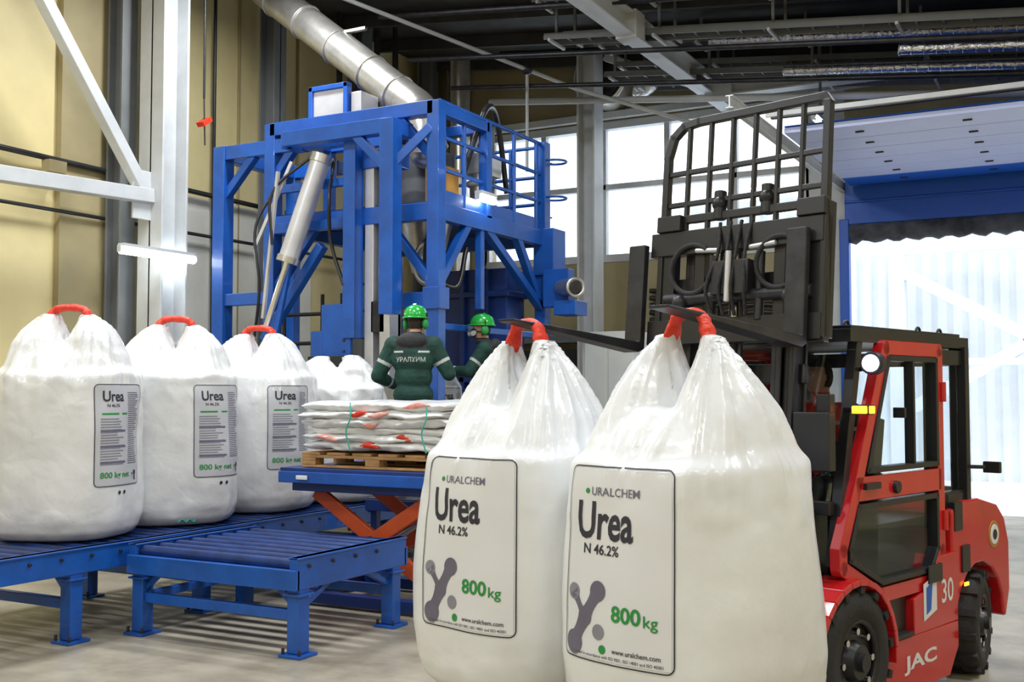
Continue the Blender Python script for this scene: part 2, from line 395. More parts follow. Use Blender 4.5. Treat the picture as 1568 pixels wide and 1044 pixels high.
for k in range(12): b.span((-33+k*1.5, 35.9, 0), (-32.8+k*1.5, 36, 11), 'rib')
b.done()

# ------------------------------------------------------------------ conveyors
def conveyor(name, a0, a1, y0, y1, top, railh, leg_y, endbeam=True, pitch=.12):
    b = B(name, ['blue'], bevel=.006)
    rr = .038
    for a in (a0+.03, a1-.03):
        b.span((a-.03, y0, top-railh), (a+.03, y1, top+.012)); b.span((a-.04, y0, top+.0), (a+.04, y1, top+.012))
        n = int((y1-y0)/.22)
        for k in range(n): b.cyl((a-.045, y0+.1+k*.22, top-.04), (a+.045, y0+.1+k*.22, top-.04), .012, 'dark', seg=8)
    n = int((y1-y0-.06)/pitch)
    for k in range(n):
        y = y0+.06+(y1-y0-.12)*k/(n-1); b.cyl((a0+.05, y, top-rr), (a1-.05, y, top-rr), rr, 'blueroll', seg=16)
    if endbeam:
        b.span((a0, y0-.02, top-railh), (a1, y0+.02, top-.055)); b.span((a0, y1-.02, top-railh), (a1, y1+.02, top-.055))
    for y in leg_y:
        for a in (a0+.05, a1-.05):
            b.span((a-.045, y-.045, .02), (a+.045, y+.045, top-railh+.02)); b.span((a-.08, y-.08, 0), (a+.08, y+.08, .018))
            for sx in (-.06, .06): b.cyl((a+sx, y-.06, .015), (a+sx, y-.06, .05), .01, 'dark', seg=8)
            b.box((a, y, top-railh-.03), (.13, .13, .012))
        b.span((a0+.05, y-.025, .2), (a1-.05, y+.025, .26))
        for s_, a in ((1, a0+.05), (-1, a1-.05)): b.beam((a, y, .26), (a+s_*.16, y, top-railh+.01), .03, .03)
    return b
b = conveyor('roller_conveyor', -5.38, -4.05, 4.93, 6.02, .55, .17, (5.0, 5.92))
b.span((-5.3, 5.0, .22), (-5.26, 5.92, .27)); b.beam((-4.1, 5.0, .26), (-4.1, 5.3, .4), .035, .035); b.beam((-4.1, 5.92, .26), (-4.1, 5.62, .4), .035, .035)
b.done()
b = conveyor('roller_conveyor', -6.68, -5.47, 2.2, 9.9, .55, .14, (2.6, 3.6, 4.62, 5.7, 6.8, 7.9, 9.0)); b.done()
# scissor lift table
b = B('scissor_lift_table', ['blued'], bevel=.006)
b.span((-5.22, 6.15, .90), (-3.78, 7.1, .965)); b.span((-5.22, 6.13, .86), (-3.78, 6.17, .94), 'blue'); b.span((-5.15, 6.2, .80), (-3.85, 7.05, .87), 'blued')
for s_ in (6.25, 7.0): b.span((-5.15, s_-.04, .02), (-3.85, s_+.04, .1))
b.span((-5.15, 6.2, .02), (-5.07, 7.05, .1)); b.span((-3.93, 6.2, .02), (-3.85, 7.05, .1))
for y in (6.3, 6.95):
    b.beam((-5.05, y, .14), (-4.0, y, .79), .04, .1, 'orange'); b.beam((-4.0, y+.05, .14), (-5.05, y+.05, .79), .04, .1, 'orange')
    b.cyl((-4.525, y-.05, .465), (-4.525, y+.1, .465), .04, 'dark')
b.cyl((-4.95, 6.62, .2), (-4.3, 6.62, .62), .04, 'chrome'); b.cyl((-4.95, 6.62, .2), (-4.65, 6.62, .4), .055, 'orange')
for x in (-4.95, -4.1): b.cyl((x, 6.25, .16), (x, 7.0, .16), .03, 'orange')
b.box((-5.0, 6.12, .9), (.1, .01, .03), 'label')
b.done()
# pallet
b = B('wooden_pallet', ['wood'], bevel=.004)
for k in range(6): b.span((-5.08+k*.22, 6.22, 1.055), (-4.92+k*.22, 7.05, 1.075))
for y in (6.22, 6.58, 6.95):
    b.span((-5.08, y, 1.035), (-3.85, y+.1, 1.055)); b.span((-5.08, y, .968), (-3.85, y+.1, .985))
    for a in (-5.08, -4.53, -3.97): b.span((a, y, .985), (a+.12, y+.1, 1.035))
b.done()
# stack of folded empty bags: bulky, rounded folds
b = B('folded_bag_stack', ['filmw'])
z = 1.095; rs = random.Random(11)
for L in range(6):
    th = rs.uniform(.055, .066); dx = rs.uniform(-.03, .03); dy = rs.uniform(-.02, .02); x0, x1, y0, y1 = -5.05+dx, -3.86+dx, 6.20+dy, 7.04+dy
    rings = []; N = 80
    prof = [(.25, -.9), (.5, -.9), (.75, -.9), (.93, -.95), (.99, -.75), (1.02, -.35), (1.025, 0), (1.02, .35), (.99, .75), (.93, .95), (.75, 1), (.5, 1), (.25, 1), (.07, .95), (.01, .75), (-.02, .35), (-.025, 0), (-.02, -.35), (.01, -.75), (.07, -.95)]
    for i in range(N+1):
        x = x0+(x1-x0)*i/N; e = min(i, N-i)/4.; k = min(1, .35+math.sqrt(e)*.5); ring = []
        for (u, w) in prof:
            edge = 1 if (u < .1 or u > .9) else 0
            nz = noise.noise(V((x*5, u*4, z*9)))*.018+noise.noise(V((x*15, u*9, z*20)))*.007; ny = (noise.noise(V((x*5, u*3, z*22+w*1.2)))*.045+noise.noise(V((x*16, u*3, z*40+w*1.6)))*.016)*(1 if edge else .3); nx = noise.noise(V((u*6, L*4., 1.)))*.02
            if L == 0: nz = max(nz, -.004)
            ring.append((x+nx, y0+(y1-y0)*u+ny, z+th/2+w*th*.60*k+nz))
        rings.append(ring)
    b.loft(rings)
    for c in range((1, 2, 0, 1, 2, 1)[L]):
        l = rs.uniform(.10, .22); xx = rs.uniform(x0+.05, x1-.1-l); zz = z+rs.uniform(.02, .04)
        rr = []
        for k in range(9):
            t = k/8; w = .019*math.sin(math.pi*min(1, max(0, t*.94+.03)))+.003
            cx = xx+l*t; cz = zz+.010*math.sin(t*4+L)
            cy = y0-.020+noise.noise(V((cx*5, -.06, z*22)))*.045
            rr.append([(cx, cy-.010*math.cos(q), cz+w*math.sin(q)) for q in [j*math.pi/4 for j in range(8)]])
        b.loft(rr, 'fadedred' if (c+L) % 2 else 'sleeve')
    z += th*.93
for xx in (-4.62, -4.0): b.curve([(xx, 6.17, z), (xx+.02, 6.145, z-.10), (xx-.02, 6.15, z-.2), (xx+.01, 6.16, z-.33)], .005, 'teal', n=4, seg=6)
b.done()

# ------------------------------------------------------------------ bulk bags
def sring(cx, cy, rx, ry, z, n=40, p=2.5):
    o = []
    for i in range(n):
        t = 2*math.pi*i/n; c, s_ = math.cos(t), math.sin(t)
        o.append((cx+rx*math.copysign(abs(c)**(2/p), c), cy+ry*math.copysign(abs(s_)**(2/p), s_), z))
    return o
def bag_mesh(name, R, sh, H, seed, sag=0., ears=True, topw=1., film='film', low=1.05):
    """woven bulk bag: body, shoulder, two gathered ears; sh = shoulder height, H = ear top height"""
    b = B(name, [film])
    prof = [(0, .78), (.012, .88), (.05, .97), (.12, 1.02), (.28, low), (.5, low*.99), (.75, 1.01), (.9, .985), (1.0, .95)]
    rings = [sring(0, 0, R*r*.985, R*r*.985, sh*t) for t, r in prof]
    top = (H-sh)
    for t, r in ((.08, .90), (.18, .82), (.30, .71), (.40, .58)): rings.append(sring(0, 0, R*r*.92, R*r*.98, sh+top*t, p=2.2))
    b.loft(rings)
    for s_ in (-1, 1):
        rr = []
        for t, rx, ry, cy in ((-.05, .76, .43, .42), (.15, .68, .43, .40), (.35, .55, .40, .37), (.55, .42, .31, .335), (.75, .29, .20, .30), (.9, .18, .12, .255), (1.0, .115, .08, .215)):
            tw = 1+(topw-1)*max(0, min(1, (t-.3)/.5))
            rr.append(sring(0, s_*R*cy*(1+.15*(tw-1)), R*rx*tw, R*ry*(1+.5*(tw-1)), sh+top*t, 28, 2.))
        b.loft(rr)
    ob = voxel(b, .015, 5)
    me = ob.data; me.materials.append(M[film])
    for v in me.vertices:
        c = v.co; ang = math.atan2(c.y, c.x); n = V((c.x, c.y, 0)); rad = n.length
        n = n.normalized() if rad > 1e-4 else V((1, 0, 0))
        hi = max(0, min(1, (c.z-sh*.78)/(sh*.26)))
        s_ = 1 if c.y > 0 else -1
        el = math.atan2(c.y-s_*R*.28, c.x)
        d = noise.noise(V((math.cos(ang)*1.6+seed, math.sin(ang)*1.6, c.z*1.6)))*.024*(1-hi*.3)
        d += hi*noise.noise(V((el*3.2+seed, s_*3.0, c.z*1.2)))*.030
        d += hi*(1-abs(noise.noise(V((el*4.5+seed*2, s_*5.0, c.z*1.8)))*2.2))*.010
        d += hi*noise.noise(V((el*9+seed*2, s_*5.0, c.z*2.5)))*.008
        d += noise.noise(V((ang*4+seed, c.z*11, 3.3)))*.006*(1 if (c.z < .2 or c.z > sh*.8) else .35)
        if sag:
            d += sag*(noise.noise(V((c.x*4, c.y*4+seed, c.z*5))))*(.3+hi)
            d += sag*.35*(1-abs(noise.noise(V((ang*2.5+seed, c.z*6+ang*1.5, 1.7)))*2))*(.3+hi)
        v.co = c+n*d+V((0, 0, hi*.02*noise.noise(V((c.x*6, c.y*6, seed)))))
    me.update(); return ob

def split_long(bm, L):
    for _ in range(4):
        es = [e for e in bm.edges if e.calc_length() > L]
        if not es: break
        bmesh.ops.subdivide_edges(bm, edges=es, cuts=1, use_grid_fill=False)
        bmesh.ops.triangulate(bm, faces=[f for f in bm.faces if len(f.verts) > 3])

class Label:
    def __init__(s, bag, angle, R, zc):
        s.bag, s.ang, s.R, s.zc = bag, angle, R, zc
        me = bag.data; s.tree = BVHTree.FromPolygons([v.co for v in me.vertices], [list(p.vertices) for p in me.polygons])
        s.parts = []
    def add(s, vs, fs, m, off):
        bm = bmesh.new(); q = [bm.verts.new((x, y, 0)) for x, y in vs]
        for f in fs:
            try: bm.faces.new([q[i] for i in f])
            except ValueError: pass
        bmesh.ops.triangulate(bm, faces=bm.faces); split_long(bm, .03)
        s.parts.append((bm, m, off))
    def text(s, t, x0, y0, x1, y1, m, bold=.012, off=.0045):
        v, f = text_geo(t, bold); s.add([(x0+(x1-x0)*a, y0+(y1-y0)*c) for a, c in v], f, m, off)
    def rect(s, x0, y0, x1, y1, m, off=.003): s.add([(x0, y0), (x1, y0), (x1, y1), (x0, y1)], [[0, 1, 2, 3]], m, off)
    def disc(s, x, y, r, m, off=.0045, r2=None):
        n = 20; s.add([(x+r*math.cos(6.2832*i/n), y+(r2 or r)*math.sin(6.2832*i/n)) for i in range(n)], [list(range(n))], m, off)
    def bar(s, x0, y0, x1, y1, w0, w1, m, off=.0045, mid=None):
        d = V((x1-x0, y1-y0)).normalized(); n = V((-d.y, d.x)); L = []; Rr = []
        K = 6; wm = mid if mid is not None else min(w0, w1)*.6
        for k in range(K+1):
            t = k/K; w = (w0*(1-t)+w1*t)*(1-math.sin(math.pi*t))+wm*math.sin(math.pi*t)
            x, y = x0+(x1-x0)*t, y0+(y1-y0)*t; L.append((x+n.x*w, y+n.y*w)); Rr.append((x-n.x*w, y-n.y*w))
        s.add(L+Rr, [[k, k+1, K+2+k, K+1+k] for k in range(K)], m, off)
    def frame(s, x0, y0, x1, y1, t, m):
        r = .03; pts = []
        for cx, cy, a0 in ((x1-r, y1-r, 0), (x0+r, y1-r, 90), (x0+r, y0+r, 180), (x1-r, y0+r, 270)):
            for k in range(5): a = math.radians(a0+k*22.5); pts.append((cx, cy, math.cos(a), math.sin(a)))
        o = [(cx+r*c, cy+r*d) for cx, cy, c, d in pts]; i_ = [(cx+(r-t)*c, cy+(r-t)*d) for cx, cy, c, d in pts]; n = len(o)
        s.add(o+i_, [[k, (k+1) % n, n+(k+1) % n, n+k] for k in range(n)], m, .004)
    def done(s):
        names = []; verts = []; faces = []; mi = []
        for bm, m, off in s.parts:
            if m not in names: names.append(m)
            base = len(verts); bm.verts.ensure_lookup_table()
            for v in bm.verts:
                a = s.ang+v.co.x/s.R; d = V((math.cos(a), math.sin(a), 0)); z = s.zc+v.co.y
                h, n, _, _ = s.tree.ray_cast(V((0, 0, z))+d*2, -d)
                if h is None: h = V((0, 0, z))+d*s.R; n = d
                verts.append(h+d*off)
            bm.verts.index_update()
            for f in bm.faces: faces.append([base+v.index for v in f.verts]); mi.append(names.index(m))
            bm.free()
        me = bpy.data.meshes.new('printed_label'); me.from_pydata(verts, [], faces)
        for n in names: me.materials.append(M[n])
        for p, i in zip(me.polygons, mi): p.material_index = i; p.use_smooth = names[i].startswith('label')
        ob = bpy.data.objects.new('printed_label', me); COL.objects.link(ob); ob.parent = s.bag

def big_label(bag, ang, R, zc):
    L = Label(bag, ang, R, zc); w, h = .25, .355
    L.rect(-w+.012, -h+.012, w-.012, h-.012, 'label', .002); L.frame(-w, -h-.0, w, h+.0, .005, 'ink')
    L.disc(-.148, .262, .010, 'green'); L.text('URALCHEM', -.125, .247, .11, .278, 'inkg', .004)
    L.text('Urea', -.19, .085, .085, .225, 'ink', .022); L.text('N 46.2%', -.155, .032, .02, .070, 'ink', .014)
    L.text('800', -.005, -.20, .125, -.14, 'green', .022); L.text('kg', .135, -.215, .19, -.16, 'green', .008)
    for x, y, r in ((-.20, -.115, .030), (-.075, -.10, .038), (-.19, -.30, .045), (-.135, -.20, .034), (-.065, -.245, .028)): L.disc(x, y, r, 'inkg' if r > .03 else 'inkm')
    L.bar(-.075, -.10, -.135, -.20, .034, .03, 'inkg', mid=.022); L.bar(-.135, -.20, -.19, -.30, .032, .040, 'inkg', mid=.024); L.bar(-.20, -.115, -.135, -.20, .022, .024, 'inkg', mid=.012)
    L.text('www.uralchem.com', .0, -.312, .2, -.294, 'ink', .01)
    L.text('Produced in accordance with ISO 9001, ISO 14001 and ISO 45001', -.2, -.338, .21, -.325, 'ink', .006)
    L.disc(-.045, -.305, .016, 'green'); L.done()
def small_label(bag, ang, R, zc):
    L = Label(bag, ang, R, zc); w, h = .20, .32
    L.rect(-w, -h, w, h, 'label2', .002); L.frame(-w-.008, -h-.008, w+.008, h+.008, .005, 'ink')
    L.text('Urea', -.15, .215, .02, .285, 'ink', .02); L.text('N 46.2%', -.12, .18, -.02, .2, 'ink', .01)
    L.rect(-.0, .13, .05, .142, 'green'); L.rect(-.16, .13, -.03, .142, 'green')
    rnd = random.Random(3); y = .10
    while y > -.19:
        L.rect(-.17, y, -.17+rnd.uniform(.12, .19), y+.007, 'inkm', .004); y -= .017
    y = .27
    while y > -.2:
        L.rect(.06, y, .06+rnd.uniform(.08, .125), y+.005, 'inkg', .004)
        y -= .0135
    for k in range(3): L.rect(-.17, .02-.1*k, .03, .033-.1*k, 'inkg', .0042)
    L.text('800 kg net', -.17, -.285, .08, -.235, 'green', .018)
    L.text('TY', .11, -.29, .13, -.25, 'ink'); L.disc(.155, -.25, .016, 'ink'); L.rect(.145, -.30, .165, -.25, 'ink')
    L.disc(-.02, -.37, .012, 'ink'); L.disc(.03, -.37, .012, 'ink')
    L.done()

def sleeve(bag, R, H, rx=.034, lift=.085, th=.018, spread=.19):
    b = B('loop_sleeve', ['sleeve'], bag)
    y = R*spread; pts = [(0, -y*1.25, H-.09), (0, -y*1.02, H-.01), (0, -y*.7, H+lift*.75), (0, 0, H+lift), (0, y*.7, H+lift*.75), (0, y*1.02, H-.01), (0, y*1.25, H-.09)]
    P = [V(p) for p in pts]; rings = []
    Q = []
    PP = [P[0]*2-P[1]]+P+[P[-1]*2-P[-2]]
    for i in range(1, len(PP)-2):
        for k in range(5):
            t = k/5; a, c, d, e = PP[i-1:i+3]; Q.append(.5*((2*c)+(d-a)*t+(2*a-5*c+4*d-e)*t*t+(3*c-a-3*d+e)*t**3))
    Q.append(P[-1])
    for i, c in enumerate(Q):
        d = (Q[min(i+1, len(Q)-1)]-Q[max(i-1, 0)]).normalized(); nrm = V((1, 0, 0)).cross(d)
        wob = 1+.22*noise.noise(V((i*.8, R*10, 0)))
        e = min(i, len(Q)-1-i); wx = rx*(1.0 if e > 6 else 1.25)*wob
        rings.append([c+V((1, 0, 0))*wx*math.cos(t)+nrm*th*wob*math.sin(t) for t in [k*math.pi/6 for k in range(12)]])
    b.loft(rings); b.done()

def camang(a, y, off):   # direction in plan from an object towards the hall's viewing side, plus an offset
    return math.atan2(-y, -a)+math.radians(off)

HD = math.radians(-106.0)
R1, SH1, H1 = .448, 1.00, 1.505
for i, (a, y, z0, off, seed) in enumerate(((-1.455, 4.15, .225, -38, 1.3), (-2.31, 4.40, .225, -36, 5.1))):
    o = bag_mesh('bulk_bag', R1, SH1, H1, seed, low=1.065); o.location = (a, y, z0); o.rotation_euler = (0, 0, HD)
    big_label(o, camang(a, y, off)-HD, R1*1.03, .645); sleeve(o, R1, H1, rx=.04)
    b = B('tie_cord', ['teal'], o); an = camang(a, y, 5)-HD
    b.curve([(R1*.93*math.cos(an+k*.06), R1*.93*math.sin(an+k*.06), .02+.01*(k % 2)) for k in range(6)], .006, n=3, seg=6); b.done()
ST = math.radians(-61.5)
for a, y, off, seed, H, rz in ((-6.12, 5.07, 44, 9.2, 1.47, 0), (-6.12, 6.02, 42, 14.7, 1.45, .25), (-6.14, 6.96, 34, 21.5, 1.43, -.2), ):
    o = bag_mesh('bulk_bag', .455, 1.06, H, seed, sag=.020, topw=1.38, film='filmw', low=1.03); o.location = (a, y, .553); r = ST+rz; o.rotation_euler = (0, 0, r)
    small_label(o, camang(a, y, off)-r, .46, .67); sleeve(o, .455, H, lift=.04, rx=.045, th=.026, spread=.26)
    b = B('tie_cord', ['teal'], o); an = camang(a, y, 5)-r
    b.curve([(.43*math.cos(an+k*.06), .43*math.sin(an+k*.06), .03+.02*(k % 2)) for k in range(6)], .006, n=3, seg=6)
    b.done()
o = bag_mesh('bulk_bag', .44, .98, 1.27, 33., sag=.05, topw=1.7, film='filmw'); o.location = (-6.06, 7.90, .553); o.rotation_euler = (0, 0, ST)
o = bag_mesh('bulk_bag', .42, 1.0, 1.40, 41., sag=.02, film='filmw'); o.location = (-6.02, 9.2, .553); o.rotation_euler = (0, 0, ST)
small_label(o, camang(-6.02, 9.2, 42)-ST, .42, .66)

# ------------------------------------------------------------------ big-bag filling station
fs = empty('bag_filling_station')
b = B('exhaust_duct', ['galv'], fs)
p, q = V((-8.35, 9.5, 6.05)), V((-6.15, 9.1, 4.42)); rd = .185
b.cyl(p, q, rd, seg=28)
for t in (.1, .32, .55, .78, .95): c = p.lerp(q, t); b.torus(c, q-p, rd+.003, .014)
b.curve([q, q+V((.18, -.03, -.14)), q+V((.28, -.04, -.35)), q+V((.28, -.04, -.6))], rd, n=5, seg=24)
b.torus(q+V((.28, -.04, -.5)), UP, rd+.005, .02)
b.box(p.lerp(q, .62)+V((.08, 0, .25)), (.3, .05, .03), 'galv')
b.done()
b = B('frame', ['blue'], fs, bevel=.006)
W = .13
aL, aR, yF, yB = -7.30, -5.38, 8.46, 10.6
T = 4.16
for a, y in ((aR, yF), (aL, yF), (aR, yB), (aL, yB)): b.beam((a, y, 0), (a, y, T if y == yF else 4.2), W, W, up=(1, 0, 0))
b.beam((aL, yF, T-.06), (aR, yF, T-.06), W, W); b.beam((aL, yF, 3.15), (aR, yF, 3.15), .1, .16)
b.beam((aR, yF, 3.15), (aR, yB, 3.15), .1, .16); b.beam((aL, yF, 3.15), (aL, yB, 3.15), .1, .16); b.beam((aL, yB, 3.15), (aR, yB, 3.15), .1, .16)
b.span((aL, yF, 3.22), (aR, yB, 3.25), 'blued')
b.beam((aR, yF, T-.06), (aR, yF+.9, T-.06), .1, .1); b.beam((aL, yF, T-.06), (aL, yF+.9, T-.06), .1, .1); b.beam((aL, yF+.9, T-.06), (aR, yF+.9, T-.06), .1, .1)
b.beam((-6.35, yF, T-.06), (-6.35, yF+.9, T-.06), .1, .1)
for a in (aR, aL): b.beam((a, yF+.9, 3.2), (a, yF+.9, T), .1, .1, up=(1, 0, 0))
xl = -7.96
b.beam((xl, yF, 0), (xl, yF, 4.0), .15, .15, up=(1, 0, 0)); b.beam((xl, yF, 3.93), (aL+.9, yF, 3.93), .12, .14)
b.beam((xl, yF+1.1, 0), (xl, yF+1.1, 4.0), .12, .12, up=(1, 0, 0)); b.beam((xl, yF, 3.93), (xl, yF+1.1, 3.93), .12, .14); b.beam((xl, yF+1.1, 3.93), (aL, yF+1.1, 3.93), .12, .14)
b.beam((xl, yF, 2.43), (aL, yF, 2.43), .1, .12); b.beam((xl, yF, 3.45), (xl+.42, yF, 3.88), .08, .08)
b.beam((-5.72, 8.22, 2.2), (-5.72, 8.22, 3.98), .15, .15, up=(1, 0, 0)); b.beam((-6.95, 8.22, 3.92), (-5.72, 8.22, 3.92), .12, .14)
b.beam((-5.72, 8.22, 3.92), (-5.72, 8.5, 3.92), .12, .14); b.beam((-6.95, 8.22, 3.92), (-6.95, 8.5, 3.92), .12, .14)
b.beam((-6.24, 8.36, 2.0), (-6.24, 8.36, 3.9), .14, .14, up=(1, 0, 0)); b.beam((-5.72, 8.22, 3.55), (-5.42, 8.42, 3.92), .08, .08); b.beam((-5.72, 8.22, 3.5), (-6.1, 8.22, 3.87), .08, .08)
b.beam((-5.9, yF, 2.34), (aR, yF, 2.34), .1, .14); b.beam((-6.6, 8.36, 2.9), (-7.3, 8.36, 2.0), .09, .09)
b.beam((-6.2, 8.4, 3.1), (-7.2, 8.4, 3.1), .08, .1); b.beam((-6.2, 8.4, 3.5), (-7.3, 8.46, 3.5), .06, .08)
b.box((-6.40, 8.33, 2.05), (.34, .04, .55)); b.box((-6.62, 8.33, 1.9), (.14, .05, .35)); b.box((-6.4, 8.25, 1.78), (.4, .2, .1), 'black')
for k in range(5): b.cyl((-6.3+.0*k, 8.30, 1.88+.1*k), (-6.3, 8.33, 1.88+.1*k), .015, 'dark', seg=8)
b.beam((aR, yF, 2.45), (aR, yF+.55, 3.1), .08, .08); b.beam((aR, yB, 2.35), (aR, yB-.6, 3.1), .08, .08)
b.beam((aR, 9.35, 3.1), (aR, yB-.05, 2.4), .08, .08)
b.beam((aR, yF, 2.45), (aR-.55, yF, 3.1), .08, .08); b.beam((aL, yF, 2.45), (aL+.55, yF, 3.1), .08, .08); b.beam((aR, yF, 3.6), (aR-.4, yF, 4.05), .08, .08); b.beam((aL, yF, 3.6), (aL+.4, yF, 4.05), .08, .08)
b.beam((aR, 9.25, 2.3), (aR, 9.25, 3.1), .07, .07, up=(1, 0, 0))
b.beam((aR, yF, 2.1), (aR, yB, 2.1), .06, .06)
b.box((aR, yF-.0, 2.35), (.18, .18, .2))
b.done()
b = B('guard_rail', ['blue'], fs)
for z in (3.55, 3.85, 4.18):
    b.cyl((aR, yF+.05, z), (aR, yB+.1, z), .02, seg=10); b.cyl((aR, yB+.1, z), (aL, yB+.1, z), .02, seg=10)
for y in (8.95, 9.45, 9.95, 10.45, 10.7): b.cyl((aR, y, 3.2), (aR, y, 4.18), .022, seg=10)
for k in range(5): b.cyl((aR-.45*k, yB+.1, 3.2), (aR-.45*k, yB+.1, 4.18), .02, seg=10)
b.span((aR-.01, yF, 3.23), (aR+.01, yB, 3.36))
for z in (3.6, 4.0): b.torus((aR+.1, yB+.1, z), UP, .13, .013, n=16, k=6)
for k in range(9): b.cyl((-7.3, 10.2, .3+k*.3), (-7.3, 9.75, .3+k*.3), .015, 'black', seg=8)
b.cyl((-7.3, 10.2, 0), (-7.3, 10.2, 2.9), .02, 'black', seg=8); b.cyl((-7.3, 9.75, 0), (-7.3, 9.75, 2.9), .02, 'black', seg=8)
for z in (1.4, 1.7, 2.0, 2.3): b.cyl((-7.9, 9.0, z), (-7.0, 9.0, z), .02, 'black', seg=8)
for a in (-7.6, -7.1, -6.85): b.cyl((a, 9.0, 1.0), (a, 9.0, 2.5), .02, 'black', seg=8)
b.done()
b = B('control_box', ['blue'], fs, bevel=.006)
b.span((-7.00, 8.62, 4.14), (-6.95, 8.70, 4.54)); b.span((-6.57, 8.62, 4.14), (-6.52, 8.70, 4.54)); b.span((-7.00, 8.62, 4.49), (-6.52, 8.70, 4.54)); b.span((-7.00, 8.62, 4.14), (-6.52, 8.70, 4.19))
b.span((-6.95, 8.64, 4.19), (-6.57, 8.69, 4.49), 'alu'); b.beam((-6.97, 8.66, 4.05), (-6.97, 8.66, 4.14), .06, .06); b.beam((-6.55, 8.66, 4.05), (-6.55, 8.66, 4.14), .06, .06)
b.span((-6.50, 8.66, 4.12), (-6.38, 8.95, 4.44), 'alu'); b.done()
b = B('lifting_column', ['alu'], fs, bevel=.008)
b.span((-6.15, 8.42, 1.55), (-6.05, 8.60, 3.65)); b.span((-5.98, 8.42, 1.55), (-5.86, 8.60, 3.65)); b.span((-6.15, 8.55, 1.55), (-5.86, 8.62, 3.65), 'steeld')
b.span((-6.2, 8.4, 3.6), (-5.8, 8.65, 3.78), 'blue'); b.box((-6.0, 8.5, 2.2), (.16, .16, .3), 'dark')
b.cyl((-6.0, 8.5, 2.2), (-6.0, 8.5, 3.6), .02, 'chrome')
b.done()
b = B('dosing_unit', ['galv'], fs)
p, q = V((-6.59, 8.30, 3.68)), V((-6.84, 8.16, 2.78))
b.cyl(p, q, .095, 'alu', seg=24); b.cyl(q, q+(q-p).normalized()*.06, .11, 'galv'); b.cyl(p, p-(q-p).normalized()*.08, .11, 'galv'); b.cyl(q, (-7.05, 8.08, 2.1), .03, 'chrome'); b.beam(q+V((.1, .05, .5)), (-7.0, 8.15, 2.0), .05, .05, 'blue')
b.beam((-6.95, 8.12, 3.6), (-7.1, 8.1, 2.2), .03, .03, 'alu'); b.beam((-6.85, 8.2, 3.7), (-7.2, 8.1, 2.9), .03, .03, 'alu')
b.curve([(-6.5, 8.4, 3.7), (-6.4, 8.2, 3.3), (-6.45, 8.3, 2.9), (-6.3, 8.3, 2.5)], .018, 'black'); b.curve([(-7.0, 8.3, 3.6), (-7.2, 8.1, 3.1), (-7.15, 8.1, 2.5), (-7.3, 8.2, 2.0)], .015, 'black')
b.curve([(-6.7, 8.3, 3.75), (-7.0, 8.1, 3.4), (-7.0, 8.1, 2.9)], .015, 'black')
b.cyl((-6.1, 9.4, 3.9), (-6.1, 9.4, 3.3), .30, 'steeld', seg=28); b.cyl((-6.1, 9.4, 3.3), (-6.1, 9.4, 2.7), .30, 'galv', r2=.14, seg=28); b.cyl((-6.1, 9.4, 2.7), (-6.1, 9.35, 2.0), .13, 'dark')
b.cyl((-6.0, 9.2, 2.2), (-6.0, 9.2, 2.02), .16, 'alu', seg=24)
b.torus((-5.75, 8.95, 2.75), (.3, 1, 0), .2, .05, 'galv', a0=1.5, a1=4.5, ref=(1, 0, 0))
b.span((-5.85, 9.0, 3.35), (-5.65, 9.3, 3.70), 'ochre'); b.cyl((-5.6, 9.6, 3.5), (-5.6, 9.6, 4.0), .09, 'galv'); b.torus((-5.6, 9.6, 3.6), (0, 0, 1), .1, .03, 'cab')
b.cyl((-5.75, 10.0, 3.25), (-5.75, 10.0, 4.3), .1, 'steeld'); b.span((-5.75, 9.5, 3.7), (-5.5, 9.9, 3.9), 'cab'); b.cyl((-6.8, 9.9, 3.2), (-6.8, 9.9, 4.5), .12, 'steeld')
b.curve([(-5.55, 9.2, 3.6), (-5.4, 9.4, 4.3), (-5.6, 10.0, 4.3), (-5.6, 10.2, 3.6)], .03, 'black'); b.curve([(-5.6, 8.7, 3.1), (-5.7, 8.8, 2.7), (-5.5, 9.0, 2.5), (-5.5, 9.2, 2.9)], .025, 'black')
b.done()
b = B('blue_hopper', ['blued'], fs, bevel=.015)
b.span((-6.5, 10.1, .6), (-5.55, 10.5, 2.8)); b.span((-6.55, 10.05, 2.5), (-5.5, 10.55, 2.56)); b.span((-6.1, 10.05, .6), (-6.04, 10.1, 2.8)); b.span((-5.8, 10.05, .6), (-5.75, 10.1, 2.8)); b.span((-6.55, 10.05, 1.6), (-5.5, 10.1, 1.66))
b.span((-5.44, 10.5, 2.75), (-5.20, 10.80, 3.25), 'blue'); b.cyl((-5.1, 10.5, 2.6), (-4.85, 10.3, 2.58), .09, 'galv'); b.torus((-4.85, 10.3, 2.58), (1, -.8, 0), .09, .02, 'galv'); b.cyl((-4.86, 10.31, 2.58), (-4.84, 10.29, 2.58), .07, 'dark'); b.span((-5.1, 10.3, 2.3), (-4.85, 10.6, 2.45), 'blue'); b.span((-5.3, 10.45, 2.4), (-5.0, 10.6, 2.8), 'blue')
b.done()
